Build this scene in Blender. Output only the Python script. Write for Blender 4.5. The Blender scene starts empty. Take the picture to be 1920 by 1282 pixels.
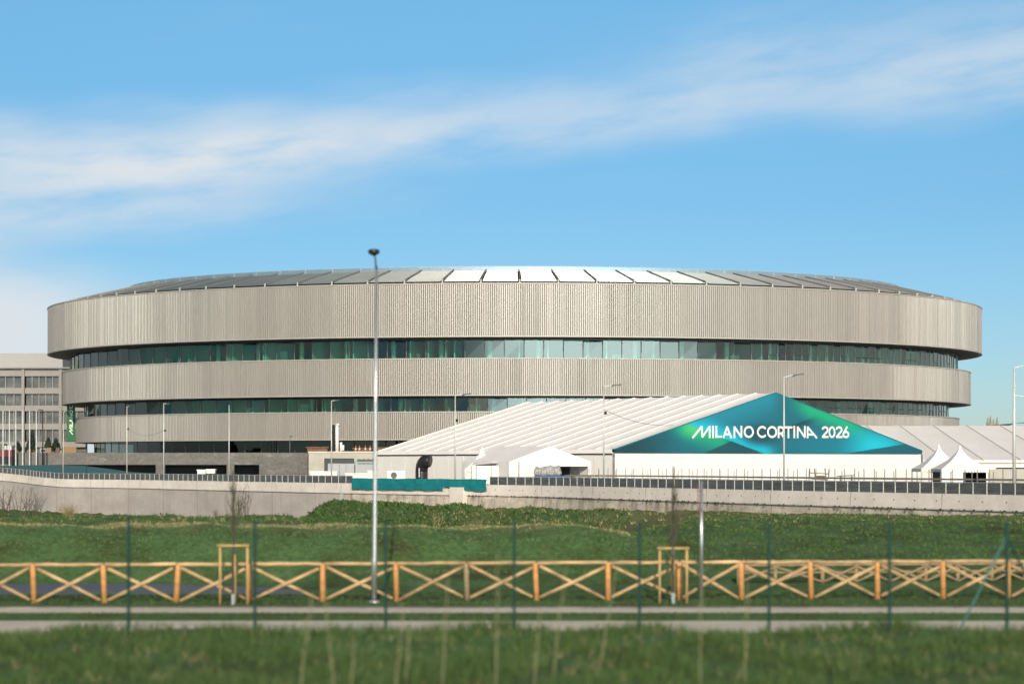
import bpy, math, random
import numpy as np
from mathutils import Vector, Matrix
R = math.radians
random.seed(7); rng = np.random.default_rng(7)
S = bpy.context.scene; C = S.collection
F = 3500.0; CZ = 3.9; HY = 870.0          # focal length in photo pixels, eye height, horizon row
# ------------------------------------------------------------------ camera
cd = bpy.data.cameras.new('camera'); cam = bpy.data.objects.new('camera', cd); C.objects.link(cam)
cam.location = (0, 0, CZ); cam.rotation_euler = (R(90), 0, 0)
cd.sensor_width = 36; cd.lens = 36 * F / 1920; cd.shift_y = (HY - 641) / 1920
cd.clip_start = 0.5; cd.clip_end = 20000
cd.dof.use_dof = True; cd.dof.focus_distance = 220; cd.dof.aperture_fstop = 0.60
S.camera = cam
# ------------------------------------------------------------------ sky and sun
SUN_EL, SUN_AZ = 24.0, 2.0              # azimuth measured to the right of straight behind the camera
W = bpy.data.worlds.new('World'); S.world = W; W.use_nodes = True
nt = W.node_tree; N = nt.nodes; L = nt.links; N.clear()
def wn(t, **k):
    n = N.new(t)
    for a, b in k.items(): setattr(n, a, b)
    return n
sd = Vector((math.sin(R(SUN_AZ)) * math.cos(R(SUN_EL)), -math.cos(R(SUN_AZ)) * math.cos(R(SUN_EL)), math.sin(R(SUN_EL))))
sky = wn('ShaderNodeTexSky', sky_type='NISHITA', sun_disc=False, sun_elevation=R(SUN_EL), sun_rotation=math.atan2(sd.x, sd.y),
         altitude=100, air_density=1.0, dust_density=.3, ozone_density=2.2)
tc = wn('ShaderNodeTexCoord'); sx = wn('ShaderNodeSeparateXYZ'); L.new(tc.outputs['Generated'], sx.inputs[0])
def M(op, a, b=None, c=None, cl=False):
    n = wn('ShaderNodeMath', operation=op, use_clamp=cl)
    for i, v in enumerate((a, b, c)):
        if v is None: continue
        if isinstance(v, (int, float)): n.inputs[i].default_value = v
        else: L.new(v, n.inputs[i])
    return n.outputs[0]
def noise(vec, scale, detail=4, rough=.55):
    n = wn('ShaderNodeTexNoise'); n.inputs['Scale'].default_value = scale; n.inputs['Detail'].default_value = detail
    n.inputs['Roughness'].default_value = rough; L.new(vec, n.inputs['Vector']); return n.outputs['Fac']
u, v = sx.outputs['X'], sx.outputs['Z']
def vec(a, b, c=0.0):
    n = wn('ShaderNodeCombineXYZ')
    for i, q in enumerate((a, b, c)):
        if isinstance(q, (int, float)): n.inputs[i].default_value = q
        else: L.new(q, n.inputs[i])
    return n.outputs[0]
def sstep(x, a, b):
    n = wn('ShaderNodeMapRange', interpolation_type='SMOOTHSTEP'); L.new(x, n.inputs[0])
    n.inputs[1].default_value = a; n.inputs[2].default_value = b; return n.outputs[0]
warp = noise(vec(M('MULTIPLY', u, 3.5), M('MULTIPLY', v, 9.0)), 1.6, 3)
vv = M('ADD', v, M('MULTIPLY', M('SUBTRACT', warp, .5), .045))
# a long cirrus band rising to the right
cen = M('ADD', M('ADD', M('MULTIPLY', u, .075), M('MULTIPLY', M('MULTIPLY', u, u), .05)), .176)
dist = M('SUBTRACT', vv, cen)
band = M('MULTIPLY', sstep(dist, -.026, .001), sstep(dist, .036, .004))
cen2 = M('ADD', M('MULTIPLY', u, .14), .172)
d2 = M('SUBTRACT', vv, cen2)
low = M('MULTIPLY', M('MULTIPLY', sstep(d2, -.04, -.008), sstep(d2, .03, .002)), sstep(u, .02, -.16))
cen3 = M('ADD', M('MULTIPLY', u, .11), .195)
d3 = M('SUBTRACT', vv, cen3)
upp = M('MULTIPLY', M('MULTIPLY', sstep(d3, -.03, .0), sstep(d3, .04, .0)), sstep(u, -.03, .16))
st = noise(vec(M('MULTIPLY', u, 5.0), M('ADD', M('MULTIPLY', v, 22.0), M('MULTIPLY', u, -2.6))), 2.3, 7, .58)
st2 = noise(vec(M('MULTIPLY', u, 3.0), M('ADD', M('MULTIPLY', v, 12.0), M('MULTIPLY', u, -1.5))), 1.7, 5, .55)
dens = M('ADD', M('MULTIPLY', band, .95), M('ADD', M('MULTIPLY', low, .85), M('MULTIPLY', upp, .6)))
dens = M('MULTIPLY', dens, M('MULTIPLY', sstep(st, .12, .62), sstep(st2, .05, .55)))
wisp = M('MULTIPLY', M('MULTIPLY', M('MULTIPLY', sstep(st2, .50, .80), sstep(st, .35, .8)), .40), sstep(v, .10, .19))
dens = M('ADD', dens, wisp)
# pale bank low on the left
front = sstep(sx.outputs['Y'], -.05, .05)
bank = M('MULTIPLY', M('MULTIPLY', sstep(M('SUBTRACT', vv, M('MULTIPLY', u, -.16)), .075, .035), sstep(u, -.155, -.26)), front)
# added unseen glow low behind the camera, reflected to brighten the middle glass
back_glow = M('MULTIPLY', M('MULTIPLY', sstep(vv, .24, .06), M('SUBTRACT', 1.0, front)), M('MULTIPLY', sstep(u, -.16, .05), sstep(u, .66, .42)))
dens = M('ADD', M('MULTIPLY', dens, M('ADD', .55, M('MULTIPLY', sstep(u, .0, -.2), .22))), M('MULTIPLY', bank, 1.0), cl=True)
hsv = wn('ShaderNodeHueSaturation'); hsv.inputs['Saturation'].default_value = 1.0; hsv.inputs['Value'].default_value = 1.0
L.new(sky.outputs[0], hsv.inputs['Color'])
tint = wn('ShaderNodeMix', data_type='RGBA', blend_type='MULTIPLY'); tint.inputs[0].default_value = 1; L.new(hsv.outputs[0], tint.inputs[6]); 
# thinner, bluer air near the horizon than the sky model gives
rmp = wn('ShaderNodeValToRGB'); L.new(v, rmp.inputs[0]); e_ = rmp.color_ramp.elements
e_[0].position = 0.0; e_[0].color = (.58, .74, .98, 1); e_[1].position = 1.0; e_[1].color = (.62, .66, .62, 1)
for p_, c_ in ((.06, (.56, .76, .98)), (.14, (.53, .83, 1.0)), (.25, (.70, 1.12, 1.2)), (.42, (.66, .85, .85))): q_ = e_.new(p_); q_.color = (*c_, 1)
L.new(rmp.outputs[0], tint.inputs[7])
mixc = wn('ShaderNodeMix', data_type='RGBA'); L.new(dens, mixc.inputs[0]); L.new(tint.outputs[2], mixc.inputs[6])
mixc.inputs[7].default_value = (7.1, 7.7, 8.2, 1)
mix2 = wn('ShaderNodeMix', data_type='RGBA'); L.new(back_glow, mix2.inputs[0]); L.new(mixc.outputs[2], mix2.inputs[6]); mix2.inputs[7].default_value = (95, 112, 107, 1)
side_glow = M('MULTIPLY', sstep(u, .36, .75), sstep(v, .6, .05)); mix3 = wn('ShaderNodeMix', data_type='RGBA'); L.new(M('MULTIPLY', side_glow, .8), mix3.inputs[0]); L.new(mix2.outputs[2], mix3.inputs[6]); mix3.inputs[7].default_value = (15, 14.6, 14, 1)  # added out-of-view glow on the right to brighten the arena's right end
bg = wn('ShaderNodeBackground'); bg.inputs[1].default_value = .10
out = wn('ShaderNodeOutputWorld'); L.new(mix3.outputs[2], bg.inputs[0]); L.new(bg.outputs[0], out.inputs[0])
sl = bpy.data.lights.new('sun', 'SUN'); sl.energy = 4.8; sl.angle = R(.5); sl.color = (1, .885, .74)
so = bpy.data.objects.new('sun', sl); C.objects.link(so); so.rotation_euler = sd.to_track_quat('Z', 'Y').to_euler()
S.view_settings.view_transform = 'Standard'; S.view_settings.look = 'None'; S.view_settings.exposure = 0.0
S.render.engine = 'CYCLES'

# ------------------------------------------------------------------ helpers
def lin(c):
    return tuple((x/255/12.92) if x/255 <= .04045 else ((x/255+.055)/1.055)**2.4 for x in c)
def P(px, py, Y): return Vector(((px-960)/F*Y, Y, CZ-(py-HY)/F*Y))
def X_(px, Y): return (px-960)/F*Y
def Z_(py, Y): return CZ-(py-HY)/F*Y
def mat(name, col, rough=.7, metal=0.0, var=None, bump=None, spec=.5, attr=None, attr_amt=.0, stain=None):
    """var: list of (scale xyz, low, high) multiplying noises; bump: (scale xyz, strength, distance)"""
    m = bpy.data.materials.new(name); m.use_nodes = True; t = m.node_tree; n = t.nodes; b = n['Principled BSDF']; col = tuple(q*.84 for q in col)
    b.inputs['Roughness'].default_value = rough; b.inputs['Metallic'].default_value = metal
    b.inputs['Specular IOR Level'].default_value = spec
    b.inputs['Base Color'].default_value = (*col, 1)
    co = n.new('ShaderNodeTexCoord'); cur = None
    rgb = n.new('ShaderNodeRGB'); rgb.outputs[0].default_value = (*col, 1); cur = rgb.outputs[0]
    def nz(sc, det=4, ro=.55):
        mp = n.new('ShaderNodeMapping'); mp.inputs['Scale'].default_value = sc; t.links.new(co.outputs['Object'], mp.inputs[0])
        q = n.new('ShaderNodeTexNoise'); q.inputs['Scale'].default_value = 1; q.inputs['Detail'].default_value = det; q.inputs['Roughness'].default_value = ro
        t.links.new(mp.outputs[0], q.inputs[0]); return q.outputs['Fac']
    for sc, lo, hi in (var or []):
        r = n.new('ShaderNodeMapRange'); t.links.new(nz(sc), r.inputs[0]); r.inputs[1].default_value = .3; r.inputs[2].default_value = .7
        r.inputs[3].default_value = lo; r.inputs[4].default_value = hi
        mx = n.new('ShaderNodeVectorMath'); mx.operation = 'SCALE'; t.links.new(cur, mx.inputs[0]); t.links.new(r.outputs[0], mx.inputs['Scale']); cur = mx.outputs[0]
    for sc, c2, a, bb, amt in (stain or []):
        r = n.new('ShaderNodeMapRange'); t.links.new(nz(sc, 5, .6), r.inputs[0]); r.inputs[1].default_value = a; r.inputs[2].default_value = bb
        r.inputs[4].default_value = amt
        mx = n.new('ShaderNodeMix'); mx.data_type = 'RGBA'; t.links.new(r.outputs[0], mx.inputs[0]); t.links.new(cur, mx.inputs[6]); mx.inputs[7].default_value = (*c2, 1); cur = mx.outputs[2]
    if attr:
        a = n.new('ShaderNodeAttribute'); a.attribute_name = attr
        mx = n.new('ShaderNodeVectorMath'); mx.operation = 'SCALE'; t.links.new(cur, mx.inputs[0]); t.links.new(a.outputs['Fac'], mx.inputs['Scale']); cur = mx.outputs[0]
    t.links.new(cur, b.inputs['Base Color'])
    if bump:
        bp = n.new('ShaderNodeBump'); bp.inputs['Strength'].default_value = bump[1]; bp.inputs['Distance'].default_value = bump[2]
        t.links.new(nz(bump[0], 5), bp.inputs['Height']); t.links.new(bp.outputs[0], b.inputs['Normal'])
    return m

class MB:
    def __init__(s): s.v = []; s.f = []; s.t = []
    def quad(s, a, b, c, d, tone=1.0):
        i = len(s.v); s.v += [tuple(a), tuple(b), tuple(c), tuple(d)]; s.f.append((i, i+1, i+2, i+3)); s.t.append(tone)
    def poly(s, pts, tone=1.0):
        i = len(s.v); s.v += [tuple(p) for p in pts]; s.f.append(tuple(range(i, i+len(pts)))); s.t.append(tone)
    def box(s, x0, x1, y0, y1, z0, z1, tone=1.0):
        s.prism([(x0, y0), (x1, y0), (x1, y1), (x0, y1)], z0, z1, tone)
    def prism(s, pl, z0, z1, tone=1.0):
        n = len(pl); i = len(s.v)
        z1s = z1 if isinstance(z1, (list, tuple)) else [z1]*n
        s.v += [(x, y, z0) for x, y in pl] + [(x, y, z1s[k]) for k, (x, y) in enumerate(pl)]
        s.f += [tuple(reversed(range(i, i+n))), tuple(range(i+n, i+2*n))] + [(i+k, i+(k+1) % n, i+n+(k+1) % n, i+n+k) for k in range(n)]
        s.t += [tone]*(n+2)
    def beam(s, a, b, w, h=None, tone=1.0):
        """box beam between two points, w sideways, h in the other direction"""
        a = Vector(a); b = Vector(b); h = h or w; d = (b-a).normalized()
        up = Vector((0, 0, 1)) if abs(d.z) < .95 else Vector((0, 1, 0))
        r = d.cross(up).normalized(); q = r.cross(d).normalized(); i = len(s.v)
        for p in (a, b):
            for sx_, sz_ in ((-1, -1), (1, -1), (1, 1), (-1, 1)): s.v.append(tuple(p + r*sx_*w/2 + q*sz_*h/2))
        s.f += [(i, i+1, i+2, i+3), (i+7, i+6, i+5, i+4)] + [(i+k, i+4+k, i+4+(k+1) % 4, i+(k+1) % 4) for k in range(4)]
        s.t += [tone]*6
    def tube(s, pts, rad, n=8, cap=True, tone=1.0):
        pts = [Vector(p) for p in pts]; i0 = len(s.v)
        if isinstance(rad, (int, float)): rad = [rad]*len(pts)
        prev = None
        for k, p in enumerate(pts):
            d = (pts[min(k+1, len(pts)-1)] - pts[max(k-1, 0)]).normalized()
            if prev is None:
                r = d.cross(Vector((0, 1, 0)) if abs(d.y) < .9 else Vector((1, 0, 0))).normalized()
            else: r = (prev - d*prev.dot(d)).normalized()
            prev = r; q = d.cross(r)
            for j in range(n):
                an = 2*math.pi*j/n; s.v.append(tuple(p + (r*math.cos(an)+q*math.sin(an))*rad[k]))
        for k in range(len(pts)-1):
            for j in range(n):
                s.f.append((i0+k*n+j, i0+k*n+(j+1) % n, i0+(k+1)*n+(j+1) % n, i0+(k+1)*n+j)); s.t.append(tone)
        if cap:
            s.f.append(tuple(reversed(range(i0, i0+n)))); e = i0+(len(pts)-1)*n; s.f.append(tuple(range(e, e+n))); s.t += [tone]*2
    def lathe(s, c, prof, n=16, tone=1.0):
        i0 = len(s.v)
        for r, z in prof:
            for j in range(n):
                an = 2*math.pi*j/n; s.v.append((c[0]+r*math.cos(an), c[1]+r*math.sin(an), c[2]+z))
        for k in range(len(prof)-1):
            for j in range(n): s.f.append((i0+k*n+j, i0+k*n+(j+1) % n, i0+(k+1)*n+(j+1) % n, i0+(k+1)*n+j)); s.t.append(tone)
        s.f.append(tuple(reversed(range(i0, i0+n)))); e = i0+(len(prof)-1)*n; s.f.append(tuple(range(e, e+n))); s.t += [tone]*2
def rootloc(o):
    v_ = Vector((0, 0, 0))
    while o is not None: v_ += o.location; o = o.parent
    return v_
def obj(name, mb, m, parent=None, smooth=False, tone=False, origin=None):
    off = rootloc(parent) if parent is not None else (Vector(origin) if origin is not None else Vector((0, 0, 0)))
    me = bpy.data.meshes.new(name)
    me.from_pydata([(a-off.x, b-off.y, c-off.z) for a, b, c in mb.v], [], mb.f)
    if smooth: me.polygons.foreach_set('use_smooth', [True]*len(mb.f))
    if tone:
        at = me.attributes.new('tone', 'FLOAT', 'FACE'); at.data.foreach_set('value', mb.t)
    me.materials.append(m); me.update()
    o = bpy.data.objects.new(name, me); C.objects.link(o)
    if parent is not None: o.parent = parent
    else: o.location = off
    return o
def tag(o, label=None, cat=None, group=None, kind=None):
    if label: o['label'] = label
    if cat: o['category'] = cat
    if group: o['group'] = group
    if kind: o['kind'] = kind
    return o
def thing(name, label, cat, loc, group=None):
    o = bpy.data.objects.new(name, None); C.objects.link(o); o.location = loc; o.empty_display_size = .2
    return tag(o, label, cat, group)
def copy_tree(o, parent=None):
    c = o.copy(); C.objects.link(c)
    if parent is not None: c.parent = parent
    for ch in list(o.children): copy_tree(ch, c)
    return c

# ------------------------------------------------------------------ materials
m_clad = mat('cladding', (.355, .318, .280), .40, .3, var=[((.5, .5, .03), .94, 1.05), ((.08, .08, .02), .95, 1.05), ((3, 3, .8), .96, 1.04)], attr='tone')
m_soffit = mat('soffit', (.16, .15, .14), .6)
m_dark = mat('dark_gap', (.012, .012, .013), .8)
m_trim = mat('dark_trim', (.03, .035, .035), .4, .3)
m_alu = mat('aluminium', (.62, .61, .58), .4, .5)
m_galv = mat('galvanised_steel', (.44, .44, .43), .3, .65, var=[((6, 6, 1.2), .9, 1.08)])
m_gpost = mat('guard_post', (.40, .39, .36), .5, .2); m_lampgrey = mat('painted_pole', (.60, .58, .54), .45, .2)
m_black = mat('black_paint', (.014, .013, .013), .4)
m_roofp = mat('roof_panel', (.37, .35, .32), .34, .9, var=[((.2, .2, .2), .92, 1.08)])
m_pale = mat('interior_white', (.74, .76, .72), .8)
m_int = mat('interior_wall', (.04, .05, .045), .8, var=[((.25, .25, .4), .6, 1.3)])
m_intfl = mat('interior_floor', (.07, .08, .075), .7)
m_conc = mat('concrete', (.80, .70, .61), .9, var=[((.35, .35, .6), .88, 1.08), ((3, 3, 5), .94, 1.05)], stain=[((.8, .8, .12), (.30, .25, .21), .56, .78, .5)], bump=((6, 6, 6), .3, .02))
m_conclow = mat('rough_concrete', (.66, .56, .45), .95, var=[((.5, .5, 1.5), .7, 1.15), ((5, 5, 5), .8, 1.15)], stain=[((1.1, 1.1, .25), (.16, .13, .09), .5, .7, .8)], bump=((5, 5, 5), .7, .06))
m_concl = mat('smooth_retaining_concrete', (.50, .43, .39), .9, var=[((.2, .2, .5), .85, 1.1), ((2, 2, 3), .94, 1.05)], stain=[((.9, .9, .1), (.24, .20, .17), .52, .8, .55)])
m_podium = mat('grey_podium_concrete', (.155, .145, .13), .95, var=[((.35, .35, 1.0), .8, 1.15), ((2.5, 2.5, 2.5), .8, 1.2)], stain=[((.5, .5, 1.6), (.25, .235, .21), .55, .7, .6)], bump=((2, 2, 4), .5, .08))
m_beige = mat('beige_render', (.47, .44, .37), .9, var=[((.5, .5, .8), .85, 1.08)])
m_white = mat('white_tent_fabric', (.95, .88, .82), .6, var=[((.3, .3, .3), .95, 1.03), ((1.5, 1.5, 1.5), .97, 1.02)], bump=((1.2, 1.2, 1.2), .25, .08))
m_white2 = mat('tent_wall_fabric', (.86, .81, .74), .6, var=[((.5, .5, .2), .94, 1.03)])
m_wpost = mat('tent_wall_seam', (.52, .49, .45), .7); m_whitebright = mat('bright_white_wall', (.80, .76, .71), .6, var=[((.4, .4, .15), .965, 1.02)])
m_wood = mat('fence_wood', (.66, .31, .10), .75, var=[((1.2, 1.2, 8), .75, 1.15), ((.4, .4, .4), .85, 1.1)])
m_woodpale = mat('pale_rail_wood', (.60, .40, .20), .8, var=[((2.2, 4, 5), .5, 1.2), ((.5, .5, .5), .8, 1.12)], stain=[((1.3, 1.3, 2.5), (.16, .10, .05), .55, .72, .8)])
m_woodold = mat('old_rail_wood', (.33, .24, .13), .85, var=[((4, 4, 10), .7, 1.2)])
m_stake = mat('stake_wood', (.50, .32, .13), .8, var=[((6, 6, 2), .8, 1.15)])
m_bark = mat('bark', (.055, .048, .032), .9)
m_twig = mat('twig', (.085, .075, .045), .9)
m_green = mat('green_post', (.003, .035, .026), .65, spec=.2)
m_teal = mat('teal_mesh', (.0, .19, .20), .7, var=[((.9, .9, 4), .85, 1.15)], bump=((2, 2, 3), .5, .1))
m_tealdk = mat('teal_hoarding', (.0, .05, .06), .7)
m_asph = mat('asphalt', (.10, .115, .135), .9, var=[((.6, .2, 1), .85, 1.15)])
m_path = mat('gravel_path', (.66, .58, .46), .95, var=[((.5, 1.5, 1), .82, 1.08), ((3, 3, 3), .9, 1.05)], stain=[((.35, 1.2, 1), (.20, .20, .10), .58, .75, .6)])
m_kerbshade = mat('kerb_shade', (.07, .05, .035), 1)
m_site = mat('site_ground', (.22, .20, .18), .95, var=[((.05, .05, 1), .85, 1.1)])
m_bldg = mat('pale_facade', (.30, .28, .255), .85, var=[((.3, .3, .6), .93, 1.05)])
m_bldg2 = mat('attic_facade', (.38, .36, .34), .85)
m_cyp = mat('cypress_green', (.02, .035, .02), .9, var=[((3, 3, 3), .6, 1.5)])
m_red = mat('red_paint', (.20, .02, .02), .4)
m_maroon = mat('sign_edge', (.16, .02, .03), .4)
m_blue = mat('blue_base', (.0, .10, .28), .5)
m_board = mat('plywood', (.28, .16, .07), .8)
m_rust = mat('rusty_steel', (.16, .08, .045), .8, var=[((2, 2, 2), .6, 1.5)])
m_orange = mat('orange_plastic', (.35, .12, .04), .5)
def mat_glass(name, tint, refl, rough=.02):
    m = bpy.data.materials.new(name); m.use_nodes = True; t = m.node_tree; n = t.nodes; n.clear()
    o = n.new('ShaderNodeOutputMaterial'); tr = n.new('ShaderNodeBsdfTransparent'); tr.inputs[0].default_value = (*tint, 1)
    g = n.new('ShaderNodeBsdfGlossy'); g.inputs['Roughness'].default_value = rough; g.inputs[0].default_value = (.86, .96, .95, 1)
    fr = n.new('ShaderNodeFresnel'); fr.inputs[0].default_value = 1.5
    ad = n.new('ShaderNodeMath'); ad.operation = 'ADD'; ad.inputs[1].default_value = refl; ad.use_clamp = True
    t.links.new(fr.outputs[0], ad.inputs[0]); mx = n.new('ShaderNodeMixShader')
    t.links.new(ad.outputs[0], mx.inputs[0]); t.links.new(tr.outputs[0], mx.inputs[1]); t.links.new(g.outputs[0], mx.inputs[2]); t.links.new(mx.outputs[0], o.inputs[0])
    return m
m_glass = mat_glass('green_glass', (.34, .62, .50), .018)
m_glassdk = mat_glass('dark_glass', (.12, .17, .15), .02)
m_guard = mat('grey_guard_panel', (.085, .092, .09), .35, var=[((.6, .6, 9), .6, 1.5), ((.8, .8, .8), .8, 1.2)])
m_clear = mat_glass('clear_balustrade', (.70, .78, .82), .10)

# grass ground
def mat_ground():
    m = bpy.data.materials.new('grass_ground'); m.use_nodes = True; t = m.node_tree; n = t.nodes; b = n['Principled BSDF']; b.inputs['Roughness'].default_value = .95
    b.inputs['Specular IOR Level'].default_value = .15
    co = n.new('ShaderNodeTexCoord')
    def nz(sc, det=5, ro=.6):
        mp = n.new('ShaderNodeMapping'); mp.inputs['Scale'].default_value = sc; t.links.new(co.outputs['Object'], mp.inputs[0])
        q = n.new('ShaderNodeTexNoise'); q.inputs['Scale'].default_value = 1; q.inputs['Detail'].default_value = det; q.inputs['Roughness'].default_value = ro
        t.links.new(mp.outputs[0], q.inputs[0]); return q.outputs['Fac']
    def ramp(f, *st):
        r = n.new('ShaderNodeValToRGB'); t.links.new(f, r.inputs[0]); e = r.color_ramp.elements
        while len(e) < len(st): e.new(.5)
        for k, (p, c) in enumerate(st): e[k].position = p; e[k].color = (*c, 1)
        return r.outputs[0]
    g1 = ramp(nz((.45, .30, .5)), (.28, (.055, .050, .022)), (.40, (.056, .086, .028)), (.56, (.070, .130, .046)), (.75, (.092, .162, .064)))
    fine = ramp(nz((5, 3, 5), 6, .7), (.25, (.5, .5, .5)), (.75, (1.5, 1.5, 1.35)))
    mx = n.new('ShaderNodeMix'); mx.data_type = 'RGBA'; mx.blend_type = 'MULTIPLY'; mx.inputs[0].default_value = 1
    t.links.new(g1, mx.inputs[6]); t.links.new(fine, mx.inputs[7])
    dry = n.new('ShaderNodeMapRange'); t.links.new(nz((1.3, .5, 1), 5, .65), dry.inputs[0]); dry.inputs[1].default_value = .58; dry.inputs[2].default_value = .72; dry.inputs[4].default_value = .55
    at = n.new('ShaderNodeAttribute'); at.attribute_name = 'dry'
    ml = n.new('ShaderNodeMath'); ml.operation = 'MULTIPLY_ADD'; t.links.new(dry.outputs[0], ml.inputs[0]); ml.inputs[1].default_value = .6; t.links.new(at.outputs['Fac'], ml.inputs[2]); ml.use_clamp = True
    m2 = n.new('ShaderNodeMix'); m2.data_type = 'RGBA'; t.links.new(ml.outputs[0], m2.inputs[0]); t.links.new(mx.outputs[2], m2.inputs[6]); m2.inputs[7].default_value = (.20, .17, .075, 1)
    t.links.new(m2.outputs[2], b.inputs['Base Color'])
    bp = n.new('ShaderNodeBump'); bp.inputs['Strength'].default_value = .8; bp.inputs['Distance'].default_value = .15
    t.links.new(nz((3, 2, 3), 6, .7), bp.inputs['Height']); t.links.new(bp.outputs[0], b.inputs['Normal'])
    return m
m_ground = mat_ground()
def mat_blade(name, c1, c2):
    m = bpy.data.materials.new(name); m.use_nodes = True; t = m.node_tree; n = t.nodes; b = n['Principled BSDF']; b.inputs['Roughness'].default_value = .7; b.inputs['Specular IOR Level'].default_value = .2
    a = n.new('ShaderNodeAttribute'); a.attribute_name = 'tone'
    mx = n.new('ShaderNodeMix'); mx.data_type = 'RGBA'; t.links.new(a.outputs['Fac'], mx.inputs[0]); mx.inputs[6].default_value = (*c1, 1); mx.inputs[7].default_value = (*c2, 1)
    t.links.new(mx.outputs[2], b.inputs['Base Color']); return m
m_blade = mat_blade('grass_blade', (.022, .044, .011), (.078, .130, .034)); m_bank = mat_blade('bank_blade', (.070, .125, .042), (.140, .215, .080))
m_weed = mat_blade('weed_leaf', (.022, .042, .012), (.075, .135, .035))
m_straw = mat_blade('dry_straw', (.16, .12, .05), (.42, .35, .18))

# ------------------------------------------------------------------ the retaining wall line and the terrain
WL = [(-330, 533), (-180, 378), (-110, 307), (-74, 270), (-62.6, 255), (-48.7, 240), (-35, 222), (-20.9, 203), (-9.5, 190), (2, 178), (9.2, 165), (15.5, 153), (21.8, 141), (32.8, 122), (45, 100), (56, 80), (80, 36)]
def wall_dense(step=1.0, off=0.0):
    """smooth polyline along the wall, with offset to its far side"""
    pts = [Vector((x, y, 0)) for x, y in WL]; cur = []
    for k in range(len(pts)-1):
        p0 = pts[max(k-1, 0)]; p1 = pts[k]; p2 = pts[k+1]; p3 = pts[min(k+2, len(pts)-1)]
        n_ = max(2, int((p2-p1).length/step))
        for j in range(n_):
            t_ = j/n_; t2 = t_*t_; t3 = t2*t_
            cur.append(.5*((2*p1)+(p2-p0)*t_+(2*p0-5*p1+4*p2-p3)*t2+(3*p1-p0-3*p2+p3)*t3))
    cur.append(pts[-1])
    if off:
        o = []
        for k, p in enumerate(cur):
            d = (cur[min(k+1, len(cur)-1)]-cur[max(k-1, 0)]).normalized(); o.append(p + Vector((-d.y, d.x, 0))*off)
        cur = o
    return cur
wd = wall_dense(1.0)
w_px = np.array([960+F*p.x/p.y for p in wd]); w_Y = np.array([p.y for p in wd])
def wallY(px): return float(np.interp(px, w_px, w_Y))
near = [(0, .6), (35.5, .64), (37.2, .60), (39.0, .1), (41, 0), (56, 0)]
def prof(kind, yw):
    if kind == 'L': return near+[(57.3, -.22), (64.6, -.22), (66, .2), (68.8, 1.15), (71, 1.5), (73, 1.5), (85, 1.36), (95, 1.22), (110, .4), (150, -1.8), (yw-10, -2.8), (yw, -2.8)]
    if kind == 'M': return near+[(57.3, -.15), (62, -.15), (66, .2), (68.8, 1.15), (71, 1.46), (73, 1.45), (90, 0), (130, -2.3), (152, -2.0), (yw-4, float(np.interp(yw, [150, 163, 187, 197, 202], [-.1, -.15, -.43, -.35, -.15]))-.1), (yw, float(np.interp(yw, [150, 163, 187, 197, 202], [-.1, -.15, -.43, -.35, -.15])))]
    zb = float(np.interp(yw, [60, 122, 141, 163], [.5, .24, .02, -.2]))
    return near+[(60, -.1), (63, .12), (66, .45), (80, .98), (90, .98), (105, .78), (115, .6), (max(yw, 116), zb)]
def terr(px, Y):
    yw = wallY(px)
    def ev(k): a = prof(k, yw); return float(np.interp(Y, [q[0] for q in a], [q[1] for q in a]))
    if px < 540: z = ev('L')
    elif px < 640: t_ = (px-540)/100; t_ = t_*t_*(3-2*t_); z = ev('L')*(1-t_)+ev('M')*t_
    elif px < 1080: z = ev('M')
    elif px < 1330: t_ = (px-1080)/250; t_ = t_*t_*(3-2*t_); z = ev('M')*(1-t_)+ev('R')*t_
    else: z = ev('R')
    return z
def bumpz(x, y):
    return .06*math.sin(x*.9+math.sin(y*.7)*1.3)+.04*math.sin(x*2.3+y*1.1)+.03*math.sin(y*2.9-x*1.7)
def gz(x, y):
    px = 960+F*x/max(y, 20)
    z = terr(px, y)
    a = 0.0
    if y < 37: a = .9
    elif y < 39: a = .9*(39-y)/2
    if y > 64.8: a = min(1, (y-64.8)/3)*(1+max(0, y-70)/60)
    return z + a*bumpz(x, y)
cols = list(np.arange(-1400, -100, 60.)) + list(np.arange(-100, 2060, 9.)) + list(np.arange(2060, 3300, 60.))
rows_n = list(np.arange(0, 20, 4.)) + list(np.arange(20, 44, .6)) + [44, 46, 48, 50, 52, 54, 56] + list(np.arange(57.3, 80, .65))
far_t = np.linspace(0, 1, 62)[1:]
V = []; DR = []; nr = 0
for px in cols:
    yw = max(wallY(px), 82) if px > 2000 else wallY(px)
    ys = rows_n + [79.6 + (yw+.4-79.6)*t_ for t_ in far_t]; nr = len(ys)
    for y in ys:
        x = (px-960)/F*max(y, 20); V.append((x, y, gz(x, y)))
        d = 0.0
        if 70 < y < 75.5: d = .75*max(0, 1-abs(y-72.6)/2.4)*(1 if px < 1080 else max(0, 1-(px-1080)/200))
        if px > 1100 and y > .72*yw: d = max(d, .35*min(1, (y-.72*yw)/10))
        if 850 < px < 960 and y > 140: d = max(d, .7*(1-abs(px-905)/55))
        DR.append(d)
Fc = []
for i in range(len(cols)-1):
    for j in range(nr-1): a = i*nr+j; Fc.append((a, a+nr, a+nr+1, a+1))
me = bpy.data.meshes.new('grass_ground'); me.from_pydata(V, [], Fc); me.polygons.foreach_set('use_smooth', [True]*len(Fc))
at = me.attributes.new('dry', 'FLOAT', 'POINT'); at.data.foreach_set('value', DR); me.materials.append(m_ground)
tag(bpy.data.objects.new('grass_ground', me), kind='structure'); C.objects.link(bpy.data.objects['grass_ground'])
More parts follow.
